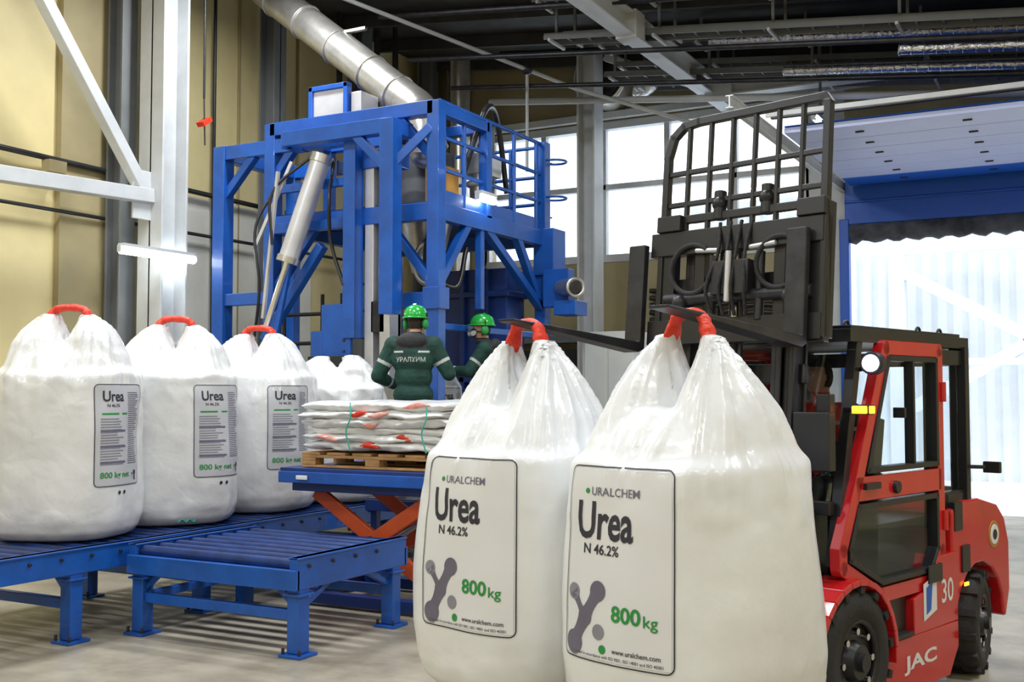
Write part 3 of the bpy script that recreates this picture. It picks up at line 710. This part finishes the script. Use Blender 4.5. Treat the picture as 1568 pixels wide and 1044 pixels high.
# operator platform
b = B('operator_platform', ['blued'], bevel=.004)
b.span((-5.3, 7.3, .62), (-4.4, 9.7, .65), 'dark'); b.span((-5.3, 7.28, .55), (-4.4, 7.32, .64)); b.span((-4.42, 7.3, .55), (-4.38, 9.7, .64))
for a in (-5.25, -4.45):
    for y in (7.36, 8.5, 9.64): b.span((a-.03, y-.03, 0), (a+.03, y+.03, .6))
b.done()
b = B('electrical_cabinet', ['cab'], bevel=.01)
b.span((-5.05, 10.9, .1), (-4.45, 11.3, 2.15)); b.span((-5.02, 10.885, .2), (-4.76, 10.9, 2.05)); b.span((-4.74, 10.885, .2), (-4.48, 10.9, 2.05)); b.span((-5.05, 10.9, 0), (-4.45, 11.3, .1), 'dark'); b.box((-4.79, 10.88, 1.1), (.02, .02, .15), 'dark')
cab = b.done(); flat_text('nameplate', 'ВСЕЛУГ', (-4.88, 10.88, 2.0), (1, 0, 0), (0, 0, 1), .26, .05, 'green', cab)
b = B('cable_bundle', ['black'])
for k in range(5): b.curve([(-5.6, BW-.07, 2.9-.1*k), (-4.9, BW-.12, 2.85-.12*k), (-4.2, BW-.07, 2.95-.1*k), (-3.5, BW-.07, 2.9-.1*k)], .035)
b.span((-8, BW-.25, 2.2), (-3.5, BW-.01, 2.3), 'steeld'); b.span((-8, BW-.2, 1.5), (-6.5, BW-.01, 2.1), 'dark')
b.done()

# ------------------------------------------------------------------ forklift
fk = empty('forklift', (-1.524, 5.283, 0), HD)
trk = empty('truck_body', (.09, .0, 0), 0, 1, fk)
b = B('chassis', ['black'], trk, bevel=.012)
b.span((-1.4, -.34, .2), (.2, .34, .56)); b.span((-.55, -.34, .5), (-.3, .34, .72)); b.span((-1.15, -.42, .55), (-.5, .42, .86))
b.span((-.62, -.5, .33), (-.18, .5, .52)); b.span((-.05, -.40, .5), (.14, .40, .98)); b.span((.10, -.36, .25), (.2, .36, .7))
for s_ in (1, -1):
    y0 = .40 if s_ > 0 else -.54
    b.prism([(-.20, y0, .10), (-.26, y0, .07), (-1.02, y0, .07), (-1.13, y0, .2), (-1.13, y0, .33), (-.20, y0, .33)], (0, .14, 0), 'red')
    b.prism([(-.62, y0, .33), (-1.13, y0, .33), (-1.13, y0, .68), (-.9, y0, .68), (-.84, y0, .55), (-.62, y0, .50)], (0, .14, 0), 'red')
    b.box((-.42, s_*.5, .345), (.36, .1, .02), 'dark'); b.box((-.85, s_*.545, .60), (.16, .01, .09), 'black')
    n = 14; o = []; i_ = []
    for k in range(n+1):
        t = math.radians(-8+k*170/n); o.append((-math.cos(t)*.375, .30+math.sin(t)*.375)); i_.append((-math.cos(t)*.345, .30+math.sin(t)*.345))
    yy = .37 if s_ > 0 else -.58
    for k in range(n):
        b.prism([(o[k][0], yy, o[k][1]), (o[k+1][0], yy, o[k+1][1]), (i_[k+1][0], yy, i_[k+1][1]), (i_[k][0], yy, i_[k][1])], (0, .21, 0), 'red')
b.done()
b = B('counterweight', ['red'], trk, bevel=.035, seg=4)
arch = [(-1.45+.32*math.cos(math.radians(t)), .27+.32*math.sin(math.radians(t))) for t in range(0, 181, 20)]
pts = [(-1.10, .27)]+arch+[(-1.80, .25), (-1.86, .40), (-1.86, .66), (-1.80, .80), (-1.70, .88), (-1.45, .93), (-1.16, .93), (-1.10, .88)]
pp = [(x, -.53, z) for x, z in pts]; b.prism(pp, (0, 1.06, 0)); b.done()
b = B('counterweight_trim', ['black'], trk, bevel=.01)
b.span((-1.9, -.3, .45), (-1.84, .3, .75)); b.cyl((-1.88, 0, .35), (-1.98, 0, .35), .04)
b.cyl((-1.64, .525, .72), (-1.64, .534, .72), .075, 'ochre', seg=28); b.cyl((-1.64, .53, .72), (-1.64, .537, .72), .055, 'label', seg=24); b.cyl((-1.64, .53, .72), (-1.64, .539, .72), .03, 'dark', seg=16)
b.span((-1.3, .52, .56), (-1.2, .54, .70)); b.box((-1.24, .54, .5), (.05, .01, .02), 'amber')
b.span((-1.22, .46, .78), (-1.12, .536, .93)); b.span((-1.42, .40, .92), (-1.12, .50, .97))
b.done()
def wheel(b, c, r, w, s_, turn=0.):
    c = V(c); Y = Matrix.Rotation(turn, 3, 'Z') @ V((0, 1, 0)); X = Matrix.Rotation(turn, 3, 'Z') @ V((1, 0, 0)); k = 28
    prof = [(.58, -.5), (.80, -.52), (.95, -.44), (1.0, -.3), (1.0, .3), (.95, .44), (.80, .52), (.58, .5)]
    rings = []
    for j in range(k):
        t = 2*math.pi*j/k; d = X*math.cos(t)+UP*math.sin(t); rings.append([c+d*r*p+Y*w*q for p, q in prof])
    R = [[b.bm.verts.new(p) for p in rg] for rg in rings]
    for j in range(k):
        A, C = R[j], R[(j+1) % k]
        for i in range(len(prof)): b.bm.faces.new((A[i], A[(i+1) % 8], C[(i+1) % 8], C[i]))
    b._set([v for q in R for v in q], 'rubber', True)
    for j in range(k):
        t = 2*math.pi*(j+.5)/k; d = X*math.cos(t)+UP*math.sin(t); Rm = Matrix((d, Y, d.cross(Y))).transposed()
        b.box(c+d*r*.985+Y*w*.25*(1 if j % 2 else -1), (.03, w*.5, r*.12), 'rubber', Rm)
    o = c+Y*s_*w*.28
    b.cyl(c-Y*w*.3, c+Y*w*.3, r*.6, 'dark', seg=28); b.torus(c+Y*s_*w*.40, Y, r*.575, .018, 'dark'); b.cyl(o, o+Y*s_*w*.25, r*.30, 'black', r2=r*.24); b.cyl(o+Y*s_*w*.2, o+Y*s_*w*.38, r*.13, 'dark')
    for j in range(8):
        t = 2*math.pi*j/8; p = o+(X*math.cos(t)+UP*math.sin(t))*r*.42; b.cyl(p, p+Y*s_*.035, .016, 'chrome', seg=6)
b = B('wheels', ['rubber'], trk)
for s_ in (1, -1):
    wheel(b, (0, s_*.48, .315), .315, .19, s_); wheel(b, (-1.45, s_*.45, .265), .265, .18, s_, .22)
b.cyl((0, -.45, .315), (0, .45, .315), .06, 'dark'); b.cyl((-1.45, -.4, .265), (-1.45, .4, .265), .05, 'dark')
b.done()
# cab
b = B('cab', ['black'], trk, bevel=.012)
b.span((-1.42, -.47, 1.73), (-.10, .50, 1.79)); b.span((-1.38, -.44, 1.78), (-.16, .47, 1.81))
for s_ in (.47, -.45):
    b.beam((.04, s_, .72), (-.20, s_, 1.74), .05, .05); b.beam((-1.02, s_, .8), (-1.02, s_, 1.74), .05, .08, up=(0, 1, 0)); b.beam((-1.36, s_, .90), (-1.36, s_, 1.74), .05, .09, up=(0, 1, 0))
    b.beam((-1.0, s_, .94), (-1.40, s_, .94), .05, .08); b.beam((-1.0, s_, 1.68), (-1.40, s_, 1.68), .05, .08)
    b.span((-1.33, s_-.004, .97), (-1.06, s_+.004, 1.66), 'cabglass')
    b.prism([(-.05, s_-.004, 1.1), (-.17, s_-.004, 1.1), (-.36, s_-.004, 1.70), (-.18, s_-.004, 1.70)], (0, .008, 0), 'cabglass')
b.beam((.04, -.45, .98), (.04, .47, .98), .05, .06); b.beam((-1.38, -.45, .95), (-1.38, .45, .95), .06, .08); b.beam((-1.38, -.45, 1.68), (-1.38, .45, 1.68), .06, .08)
b.prism([(.0, -.42, 1.0), (.0, .44, 1.0), (-.18, .44, 1.72), (-.18, -.42, 1.72)], (-.006, 0, 0), 'cabglass')
for x in (-1.28, -1.02, -.25): b.torus((x, .40, 1.81), (0, 1, 0), .025, .008, n=12, k=6)
b.cyl((-.12, .1, 1.1), (-.16, -.2, 1.45), .006, 'black', seg=6)
b.done()
def door_side(b, y, s_, fm):
    O = [(-.39, 1.71), (-.98, 1.71), (-.98, .70), (-.88, .56), (-.30, .56), (.05, .72), (.05, .80), (-.10, 1.08)]
    n = len(O)
    for k in range(n):
        p, q = O[k], O[(k+1) % n]; b.beam((p[0], y, p[1]), (q[0], y, q[1]), .05, .07, fm, ext=.01)
    for (x, z) in O: b.cyl((x, y-.025, z), (x, y+.025, z), .035, fm, seg=20)
    b.beam((-.08, y, 1.06), (-.98, y, 1.06), .05, .11, fm)
    def gasket(P):
        for k in range(len(P)):
            p, q = P[k], P[(k+1) % len(P)]; b.beam((p[0], y+s_*.005, p[1]), (q[0], y+s_*.005, q[1]), .055, .026, 'black', ext=.012)
    U = [(-.41, 1.66), (-.93, 1.66), (-.93, 1.14), (-.19, 1.14)]; Lw = [(-.10, .98), (-.92, .98), (-.92, .72), (-.84, .62), (-.31, .62), (-.01, .75), (-.01, .80)]
    gasket(U); gasket(Lw)
    b.prism([(x, y-.003, z) for x, z in U], (0, .006, 0), 'cabglass'); b.prism([(x, y-.003, z) for x, z in Lw], (0, .006, 0), 'cabglass')
    b.beam((-.66, y+s_*.01, 1.15), (-.66, y+s_*.01, 1.66), .05, .02, 'black'); b.cyl((-.46, y, 1.05), (-.46, y+s_*.045, 1.05), .03, 'black'); b.beam((-.14, y+s_*.035, 1.07), (-.28, y+s_*.035, 1.07), .02, .03, 'black')
    for z in (.85, 1.5): b.cyl((-1.0, y+s_*.03, z-.05), (-1.0, y+s_*.03, z+.05), .016, 'red')
    b.box((-.55, y+s_*.01, 1.40), (.02, .06, .05), 'black')
b = B('cab_door', ['red'], trk, bevel=.006); door_side(b, .505, 1, 'red'); b.done()
b = B('cab_door_far', ['red'], trk, bevel=.006); door_side(b, -.485, -1, 'red'); b.done()
b = B('cab_interior', ['black'], trk, bevel=.015)
b.box((-.72, 0, .90), (.42, .42, .10)); b.beam((-.92, 0, .93), (-1.0, 0, 1.36), .40, .09, up=(1, 0, 0))
b.cyl((-.14, 0, .98), (-.27, 0, 1.10), .02, 'dark'); b.torus((-.28, 0, 1.11), (-.7, 0, .7), .14, .014); b.beam((-.28, -.13, 1.11), (-.28, .13, 1.11), .02, .015); b.box((-.12, 0, 1.02), (.12, .5, .12))
b.beam((-.25, .28, .8), (-.25, .28, 1.1), .015, .015); b.sph((-.25, .28, 1.1), .025)
b.done()
b = B('lights_and_mirror', ['black'], trk, bevel=.005)
b.beam((-.20, .47, 1.6), (-.16, .60, 1.62), .02, .02); b.cyl((-.20, .57, 1.63), (-.13, .58, 1.63), .052, seg=24); b.cyl((-.135, .578, 1.63), (-.123, .58, 1.63), .038, 'hl', seg=24)
b.box((-.09, .56, 1.42), (.06, .08, .045), 'black'); b.box((-.06, .56, 1.42), (.03, .07, .035), 'amber'); b.beam((-.10, .46, 1.42), (-.10, .56, 1.42), .02, .02); b.box((-.09, .602, 1.42), (.05, .01, .035), 'amber')
b.beam((-.14, -.45, 1.6), (-.09, -.58, 1.62), .02, .02); b.cyl((-.13, -.57, 1.63), (-.06, -.58, 1.63), .052, seg=24); b.cyl((-.063, -.578, 1.63), (-.052, -.58, 1.63), .038, 'hl', seg=24)
b.box((.10, .42, 1.28), (.06, .18, .26)); b.beam((.0, .44, 1.2), (.1, .42, 1.3), .025, .025); b.box((.03, .44, 1.42), (.05, .07, .14))
b.beam((-1.38, .47, 1.1), (-1.42, .58, 1.1), .02, .02); b.box((-1.43, .61, 1.1), (.03, .09, .06))
b.done()
flat_text('side_lettering', 'JAC', (-.50, .5415, .155), (-1, 0, 0), (0, 0, 1), .36, .09, 'label', trk, .03)
flat_text('side_number', '30', (-.93, .5415, .44), (-1, 0, 0), (0, 0, 1), .14, .12, 'label', trk, .01)
b = B('side_sticker', ['label'], trk); b.prism([(-.72, .5415, .38), (-.87, .5415, .42), (-.87, .5415, .60), (-.72, .5415, .56)], (0, .001, 0)); b.prism([(-.75, .543, .41), (-.80, .543, .43), (-.82, .543, .56), (-.75, .543, .54)], (0, .001, 0), 'doorblue'); b.done()

TL = math.radians(-5.5); ML = (.34, 0, .3); CL = (.33, .055, .3)
b = B('mast', ['black'], fk, bevel=.006, loc=ML, rot=(0, TL, 0))
for s_ in (1, -1):
    b.ibeam((-.08, s_*.30, -.22), (-.08, s_*.30, 1.55), .05, .13, t=.018, up=(1, 0, 0)); b.ibeam((-.04, s_*.25, -.1), (-.04, s_*.25, 2.0), .05, .11, 'dark', t=.016, up=(1, 0, 0))
    b.cyl((-.16, s_*.24, -.1), (-.16, s_*.24, 1.2), .035, 'dark'); b.cyl((-.16, s_*.24, 1.2), (-.16, s_*.24, 1.95), .02, 'chrome')
for z in (-.15, .55, 1.3, 1.52): b.beam((-.12, -.33, z), (-.12, .33, z), .05, .09)
b.beam((-.05, -.28, 1.97), (-.05, .28, 1.97), .07, .08)
b.cyl((-.02, 0, 0), (-.02, 0, 1.5), .045, 'dark'); b.cyl((-.02, 0, 1.5), (-.02, 0, 1.9), .03, 'chrome')
for s_ in (-.06, .06): b.beam((.02, s_, .3), (.02, s_, 1.9), .02, .012, 'dark')
b.done()
b = B('fork_carriage', ['black'], fk, bevel=.006, loc=CL, rot=(0, TL, 0))
fz = 1.43
b.beam((.06, -.50, fz+.06), (.06, .45, fz+.06), .06, .12); b.beam((.06, -.50, fz+.50), (.06, .45, fz+.50), .06, .12); b.beam((.02, -.42, fz+.28), (.02, .42, fz+.28), .03, .10)
for s_ in (1, -1):
    b.box((.05, s_*.41, fz+.28), (.05, .10, .58)); b.box((.04, s_*.445, fz+.32), (.09, .03, .62)); b.box((.04, s_*.22, fz+.28), (.05, .06, .5)); b.box((.08, s_*.39, fz+.60), (.05, .14, .08))
    b.torus((.10, s_*.24, fz+.36), (1, 0, 0), .12, .014, 'rubber', a0=0, a1=5.2, n=22, k=8); b.cyl((.08, s_*.13, fz+.1), (.08, s_*.13, fz+.42), .022, 'dark')
    b.cyl((.1, s_*.08, fz+.44), (.1, s_*.22, fz+.45), .012, 'alu'); b.sph((.1, s_*.3, fz+.2), .04, 'dark')
b.cyl((.08, -.4, fz+.22), (.08, .4, fz+.22), .03, 'dark'); b.box((.1, 0, fz+.30), (.08, .2, .16), 'dark'); b.cyl((.15, .0, fz+.18), (.15, 0, fz+.42), .014, 'alu')
for k in range(4): b.curve([(.11, -.1+.06*k, fz+.12), (.15, -.12+.07*k, fz+.25), (.12, -.08+.05*k, fz+.42), (.08, -.1+.06*k, fz+.58)], .010, 'rubber', n=4, seg=6)
def P(y, z): return (.06, y, z)
zt = fz+1.11; z0 = fz+.55; hw = .44
fr = [P(-hw, z0), P(-hw, zt-.16), P(-hw+.03, zt-.06), P(-hw+.09, zt-.01), P(-hw+.18, zt), P(hw-.02, zt+.0), P(hw, zt-.03), P(hw, z0)]
for p, q in zip(fr, fr[1:]): b.beam(p, q, .035, .04, 'black', ext=.012)
for k in range(1, 7): y = -hw+2*hw*k/7; b.beam(P(y, z0), P(y, zt), .02, .026)
for z in (fz+.70, fz+.86): b.beam(P(-hw, z), P(hw, z), .022, .026)
b.beam(P(-hw, fz+.62), P(hw, fz+.62), .03, .04)
for s_ in (-.12, .14): b.sph((.06, s_, fz+.68), .04, 'black'); b.cyl((.06, s_, fz+.6), (.06, s_, fz+.74), .03, 'black')
b.done()
for nm, y, tip in (('fork_near', .40, 1.10), ('fork_far', -.495, 1.02)):
    b = B(nm, ['dark'], fk, bevel=.005, loc=ML, rot=(0, TL, 0))
    b.prism([(.09, y-.05, fz-.02), (.13, y-.05, fz-.04), (tip, y-.05, fz-.012), (tip+.005, y-.05, fz), (.13, y-.05, fz+.012), (.13, y-.05, fz+.50), (.09, y-.05, fz+.50)], (0, .10, 0)); b.done()

# ------------------------------------------------------------------ people
def capsule(b, p, q, r1, r2, n=12):
    p, q = V(p), V(q); b.sph(p, r1, seg=n); b.sph(q, r2, seg=n); b.cyl(p, q, r1, r2=r2, seg=n)
def hand(b, w, d, n, side):
    w, d, n = V(w), V(d).normalized(), V(n).normalized(); n = (n-d*n.dot(d)).normalized(); s_ = d.cross(n)*side
    for i, o in enumerate((.03, .01, -.01, -.03)):
        k = w+d*.085+s_*o; capsule(b, w+d*.01+s_*o*.6, k, .015, .013, 8)
        L = (.072, .08, .075, .06)[i]; p = k
        for f, t in ((.42, .3), (.32, .75), (.26, 1.15)):
            q = p+(d*math.cos(t)+n*math.sin(t))*L*f; capsule(b, p, q, .0100, .0092, 8); p = q
    p = w+d*.03+s_*.03; q = p+(d*.6+s_*.75+n*.3).normalized()*.045; capsule(b, p, q, .015, .012, 8); r = q+(d*.85+s_*.25+n*.45).normalized()*.035; capsule(b, q, r, .011, .010, 8)

def person(name, P, loc, rz, parent=None, jacket='jack', trousers='jackd', helmet=True, mask=False, hood=True, headrot=0, scale=.87, text=False, vest=None, bulk=1.):
    root = empty(name, loc, rz, scale, parent)
    b = B('body', ['skin'], root)
    pel, ch, nk, hd = V(P['pelvis']), V(P['chest']), V(P['neck']), V(P['head']); k_ = bulk
    b.sph(pel, (.165*k_, .125*k_, .13)); b.sph((pel+ch)/2, (.155*k_, .12*k_, .17)); b.sph(ch, (.185*k_, .135*k_, .19)); b.sph(ch+V((0, -.01, .07)), (.17*k_, .11*k_, .11))
    capsule(b, ch+V((0, 0, .1)), nk, .085, .06); capsule(b, nk, hd-V((0, 0, .06)), .056, .054)
    Rh = Matrix.Rotation(headrot, 3, 'Z'); F = Rh @ V((0, 1, 0)); S = Rh @ V((1, 0, 0))
    b.sph(hd, (.076, .096, .112), R=Rh, seg=20); b.sph(hd+F*.035-UP*.065, (.052, .055, .05), R=Rh); b.sph(hd+F*.098-UP*.012, (.013, .02, .024), R=Rh, seg=10); b.sph(hd+F*.083+UP*.028, (.05, .016, .014), R=Rh, seg=10); b.sph(hd+F*.088-UP*.052, (.026, .012, .012), R=Rh, seg=10)
    for s_ in (1, -1): b.sph(hd+S*s_*.078-UP*.01, (.012, .024, .034), R=Rh, seg=10)
    for s_, k in ((1, 'R'), (-1, 'L')):
        sh = V(P['sh'+k]); el = V(P['el'+k]); wr = V(P['wr'+k]); hp = V(P['hip'+k]); kn = V(P['kn'+k]); an = V(P['an'+k]); toe = V(P['toe'+k])
        capsule(b, ch+V((s_*.08, 0, .10)), sh, .085*k_, .078*k_); capsule(b, sh, el, .072*k_, .058*k_); capsule(b, el, wr, .058*k_, .042*k_)
        hand(b, wr, P.get('hd'+k, wr-el), P.get('hn'+k, (0, 0, -1)), P.get('hs'+k, s_))
        capsule(b, hp, kn, .098, .068); capsule(b, kn, an, .068, .052); capsule(b, an-V((0, 0, .02)), toe, .052, .042)
    if hood: b.sph(nk+V((0, -.10, -.03)), (.145, .075, .085)); b.torus(nk+V((0, 0, .0)), (0, -.3, 1), .085, .038, n=24, k=10)
    ob = voxel(b, .0085, 2); me = ob.data
    for m in ('skin', jacket, trousers, 'boot', 'refl', 'hair', vest or jacket): me.materials.append(M[m])
    wl = [(V(P['wrR']), V(P.get('hdR', V(P['wrR'])-V(P['elR']))).normalized()), (V(P['wrL']), V(P.get('hdL', V(P['wrL'])-V(P['elL']))).normalized())]
    for p in me.polygons:
        c = p.center; i = 1
        hcut = hd.z-.10
        if (c-hd).length < .17 and c.z > hcut and V((c.x-hd.x, c.y-hd.y)).length < .125:
            i = 0
            if (c-hd).dot(F) < .02 and c.z > hd.z-.07: i = 5
            if c.z > hd.z+.06: i = 5
        for w, d in wl:
            if (c-w).length < .24 and (c-w).dot(d) > .005 and (c-w-d*(c-w).dot(d)).length < .085: i = 0
        if i == 1:
            dist = min((c-V(P['anR'])).length, (c-V(P['anL'])).length, (c-V(P['toeR'])).length, (c-V(P['toeL'])).length)
            legs = False
            for k in 'RL':
                for A, C in (('hip', 'kn'), ('kn', 'an')):
                    a_, c_ = V(P[A+k]), V(P[C+k]); t = (c-a_).dot(c_-a_)/(c_-a_).length_squared
                    if .02 < t < 1.05 and (c-(a_+(c_-a_)*t)).length < .13 and c.z < pel.z+(.0 if P['knR'][2] < pel.z-.2 else .12): legs = True
            if dist < .10: i = 3
            elif legs or c.z < pel.z-.12: i = 2
            else:
                for k in 'RL':
                    a_, c_ = V(P['sh'+k]), V(P['el'+k]); t = (c-a_).dot(c_-a_)/(c_-a_).length_squared
                    if .52 < t < .62 and (c-(a_+(c_-a_)*t)).length < .09*k_ and abs(c.x) > .2: i = 4
                    a_, c_ = c_, V(P['wr'+k]); t = (c-a_).dot(c_-a_)/(c_-a_).length_squared
                    if .58 < t < .70 and (c-(a_+(c_-a_)*t)).length < .075*k_: i = 4
                if abs(c.z-(ch.z+.055)) < .010 and abs(c.x) > .07 and abs(c.x) < .17: i = 4
                if hood and c.z > nk.z-.105 and abs(c.x) < .155: i = 2
                if vest and i == 1 and abs(c.x) < .17: i = 6
        p.material_index = i
    h = B('head_gear', ['hair'], root)
    for s_ in (1, -1): h.sph(hd+F*.088+S*s_*.03+UP*.008, (.011, .008, .008), 'eye', seg=10); h.sph(hd+F*.0955+S*s_*.03+UP*.008, .0045, 'ink', seg=8)
    if helmet:
        base = hd+UP*.035; rr = []
        for t, k in ((0, 1.0), (.25, .985), (.5, .92), (.7, .80), (.85, .62), (.95, .4), (1, .12)):
            rr.append([base+S*.112*k*math.cos(x)+F*(.136*k*math.sin(x)-.005)+UP*t*.13 for x in [q*math.pi/14 for q in range(28)]])
        h.loft(rr, 'helm')
        rr = []
        for k, z in ((.98, .0), (1.1, -.006), (1.1, .006), (.98, .014)): rr.append([base+S*.112*k*math.cos(x)+F*(.136*(k+(.16 if math.sin(x) > 0 and k > 1 else 0)*max(0, math.sin(x)))*math.sin(x)-.005)+UP*z for x in [q*math.pi/14 for q in range(28)]])
        h.loft(rr, 'helm'); h.beam(base-F*.12+UP*.04, base-F*.02+UP*.135, .03, .012, 'helm')
        for s_ in (1, -1): h.sph(hd+S*s_*.10-UP*.02, (.030, .044, .054), 'green', R=Rh); h.beam(hd+S*s_*.115, base+S*s_*.118+UP*.05, .012, .02, 'black')
        h.curve([hd+S*.07-UP*.05, hd+F*.05-UP*.125, hd-S*.07-UP*.05], .005, 'black')
    if mask:
        h.sph(hd+F*.088-UP*.045, (.048, .045, .05), 'jackd', R=Rh)
        for s_ in (1, -1): h.cyl(hd+F*.10+S*s_*.035-UP*.05, hd+F*.125+S*s_*.07-UP*.055, .028, 'refl')
        h.torus(hd-UP*.035, UP, .088, .006, 'black')
    h.done()
    if text:
        tree = BVHTree.FromPolygons([v.co for v in me.vertices], [list(p.vertices) for p in me.polygons])
        vs, fsx = text_geo('УРАЛХИМ', .02); vv = []
        for x, y in vs:
            px = -.14+x*.28; z = ch.z-.04+y*.045; hh, n, _, _ = tree.ray_cast(V((px, -1, z)), V((0, 1, 0))); vv.append((hh if hh else V((px, ch.y-.14, z)))-V((0, .006, 0)))
        me2 = bpy.data.meshes.new('back_lettering'); me2.from_pydata(vv, [], fsx); me2.materials.append(M['refl']); o2 = bpy.data.objects.new('back_lettering', me2); COL.objects.link(o2); o2.parent = root
    return root

base = dict(pelvis=(0, 0, .95), chest=(0, .0, 1.30), neck=(0, .01, 1.49), head=(0, .04, 1.655), shR=(.195, 0, 1.42), shL=(-.195, 0, 1.42),
            elR=(.30, .04, 1.14), elL=(-.31, .03, 1.14), wrR=(.27, .28, 1.10), wrL=(-.20, .27, 1.06), hipR=(.09, 0, .90), hipL=(-.09, 0, .90),
            knR=(.11, .03, .50), knL=(-.11, .02, .50), anR=(.12, 0, .10), anL=(-.12, 0, .10), toeR=(.13, .15, .045), toeL=(-.13, .15, .045))
P1 = dict(base); P1.update(elR=(.34, .02, 1.15), wrR=(.31, .27, 1.16), elL=(-.34, -.02, 1.13), wrL=(-.24, .22, 1.05), head=(.01, .06, 1.65))
person('worker', P1, (-5.09, 7.66, .65), math.radians(28.5-6), text=True, headrot=-.25, bulk=1.2)
P2 = dict(base); P2.update(elR=(.27, .14, 1.17), wrR=(.18, .38, 1.2), elL=(-.27, .16, 1.18), wrL=(-.15, .40, 1.2), head=(0, .05, 1.65))
person('worker', P2, (-5.17, 9.02, .66), math.radians(112), mask=True, headrot=.45, bulk=1.1)
PD = dict(pelvis=(0, 0, 0), chest=(0, -.03, .36), neck=(0, -.01, .55), head=(0, .03, .71), shR=(.19, -.02, .47), shL=(-.19, -.02, .47),
          elR=(.27, .14, .25), elL=(-.27, .14, .25), wrR=(.13, .36, .27), wrL=(-.13, .36, .27), hipR=(.09, .02, -.02), hipL=(-.09, .02, -.02),
          knR=(.13, .42, .03), knL=(-.13, .42, .03), anR=(.13, .50, -.30), anL=(-.13, .50, -.30), toeR=(.13, .62, -.34), toeL=(-.13, .62, -.34))
person('driver', PD, (-.74, 0, 1.0), math.radians(-90), parent=trk, jacket='jackd', helmet=False, hood=False, headrot=-.3, scale=.82, vest='sleeve')

# ------------------------------------------------------------------ small debris by the bags
b = B('broken_board', ['wood'], bevel=.003); b.box((-2.78, 4.35, .016), (.16, .07, .03), R=Matrix.Rotation(.5, 3, 'Z')); b.done()

# ------------------------------------------------------------------ world, camera
w = bpy.data.worlds.new('World'); scn.world = w; w.use_nodes = True
bg = w.node_tree.nodes['Background']; bg.inputs[0].default_value = (.86, .93, 1, 1); bg.inputs[1].default_value = 3.3
cam = bpy.data.cameras.new('camera'); co = bpy.data.objects.new('camera', cam); COL.objects.link(co)
co.location = (0, 0, 1.5); co.rotation_euler = (math.radians(90+2.64), 0, math.radians(28.5)); cam.sensor_width = 36; cam.lens = 38.8; cam.clip_end = 300
scn.camera = co
# bring the whole hall to true size (forklift guard about 2 m high)
S = 1.15
for o in list(scn.objects):
    if o.parent is None:
        o.location = o.location*S
        if o.type != 'CAMERA': o.scale = o.scale*S
try:
    scn.view_settings.view_transform = 'Standard'; scn.view_settings.look = 'None'; scn.view_settings.exposure = 0
except Exception as e: print(e)
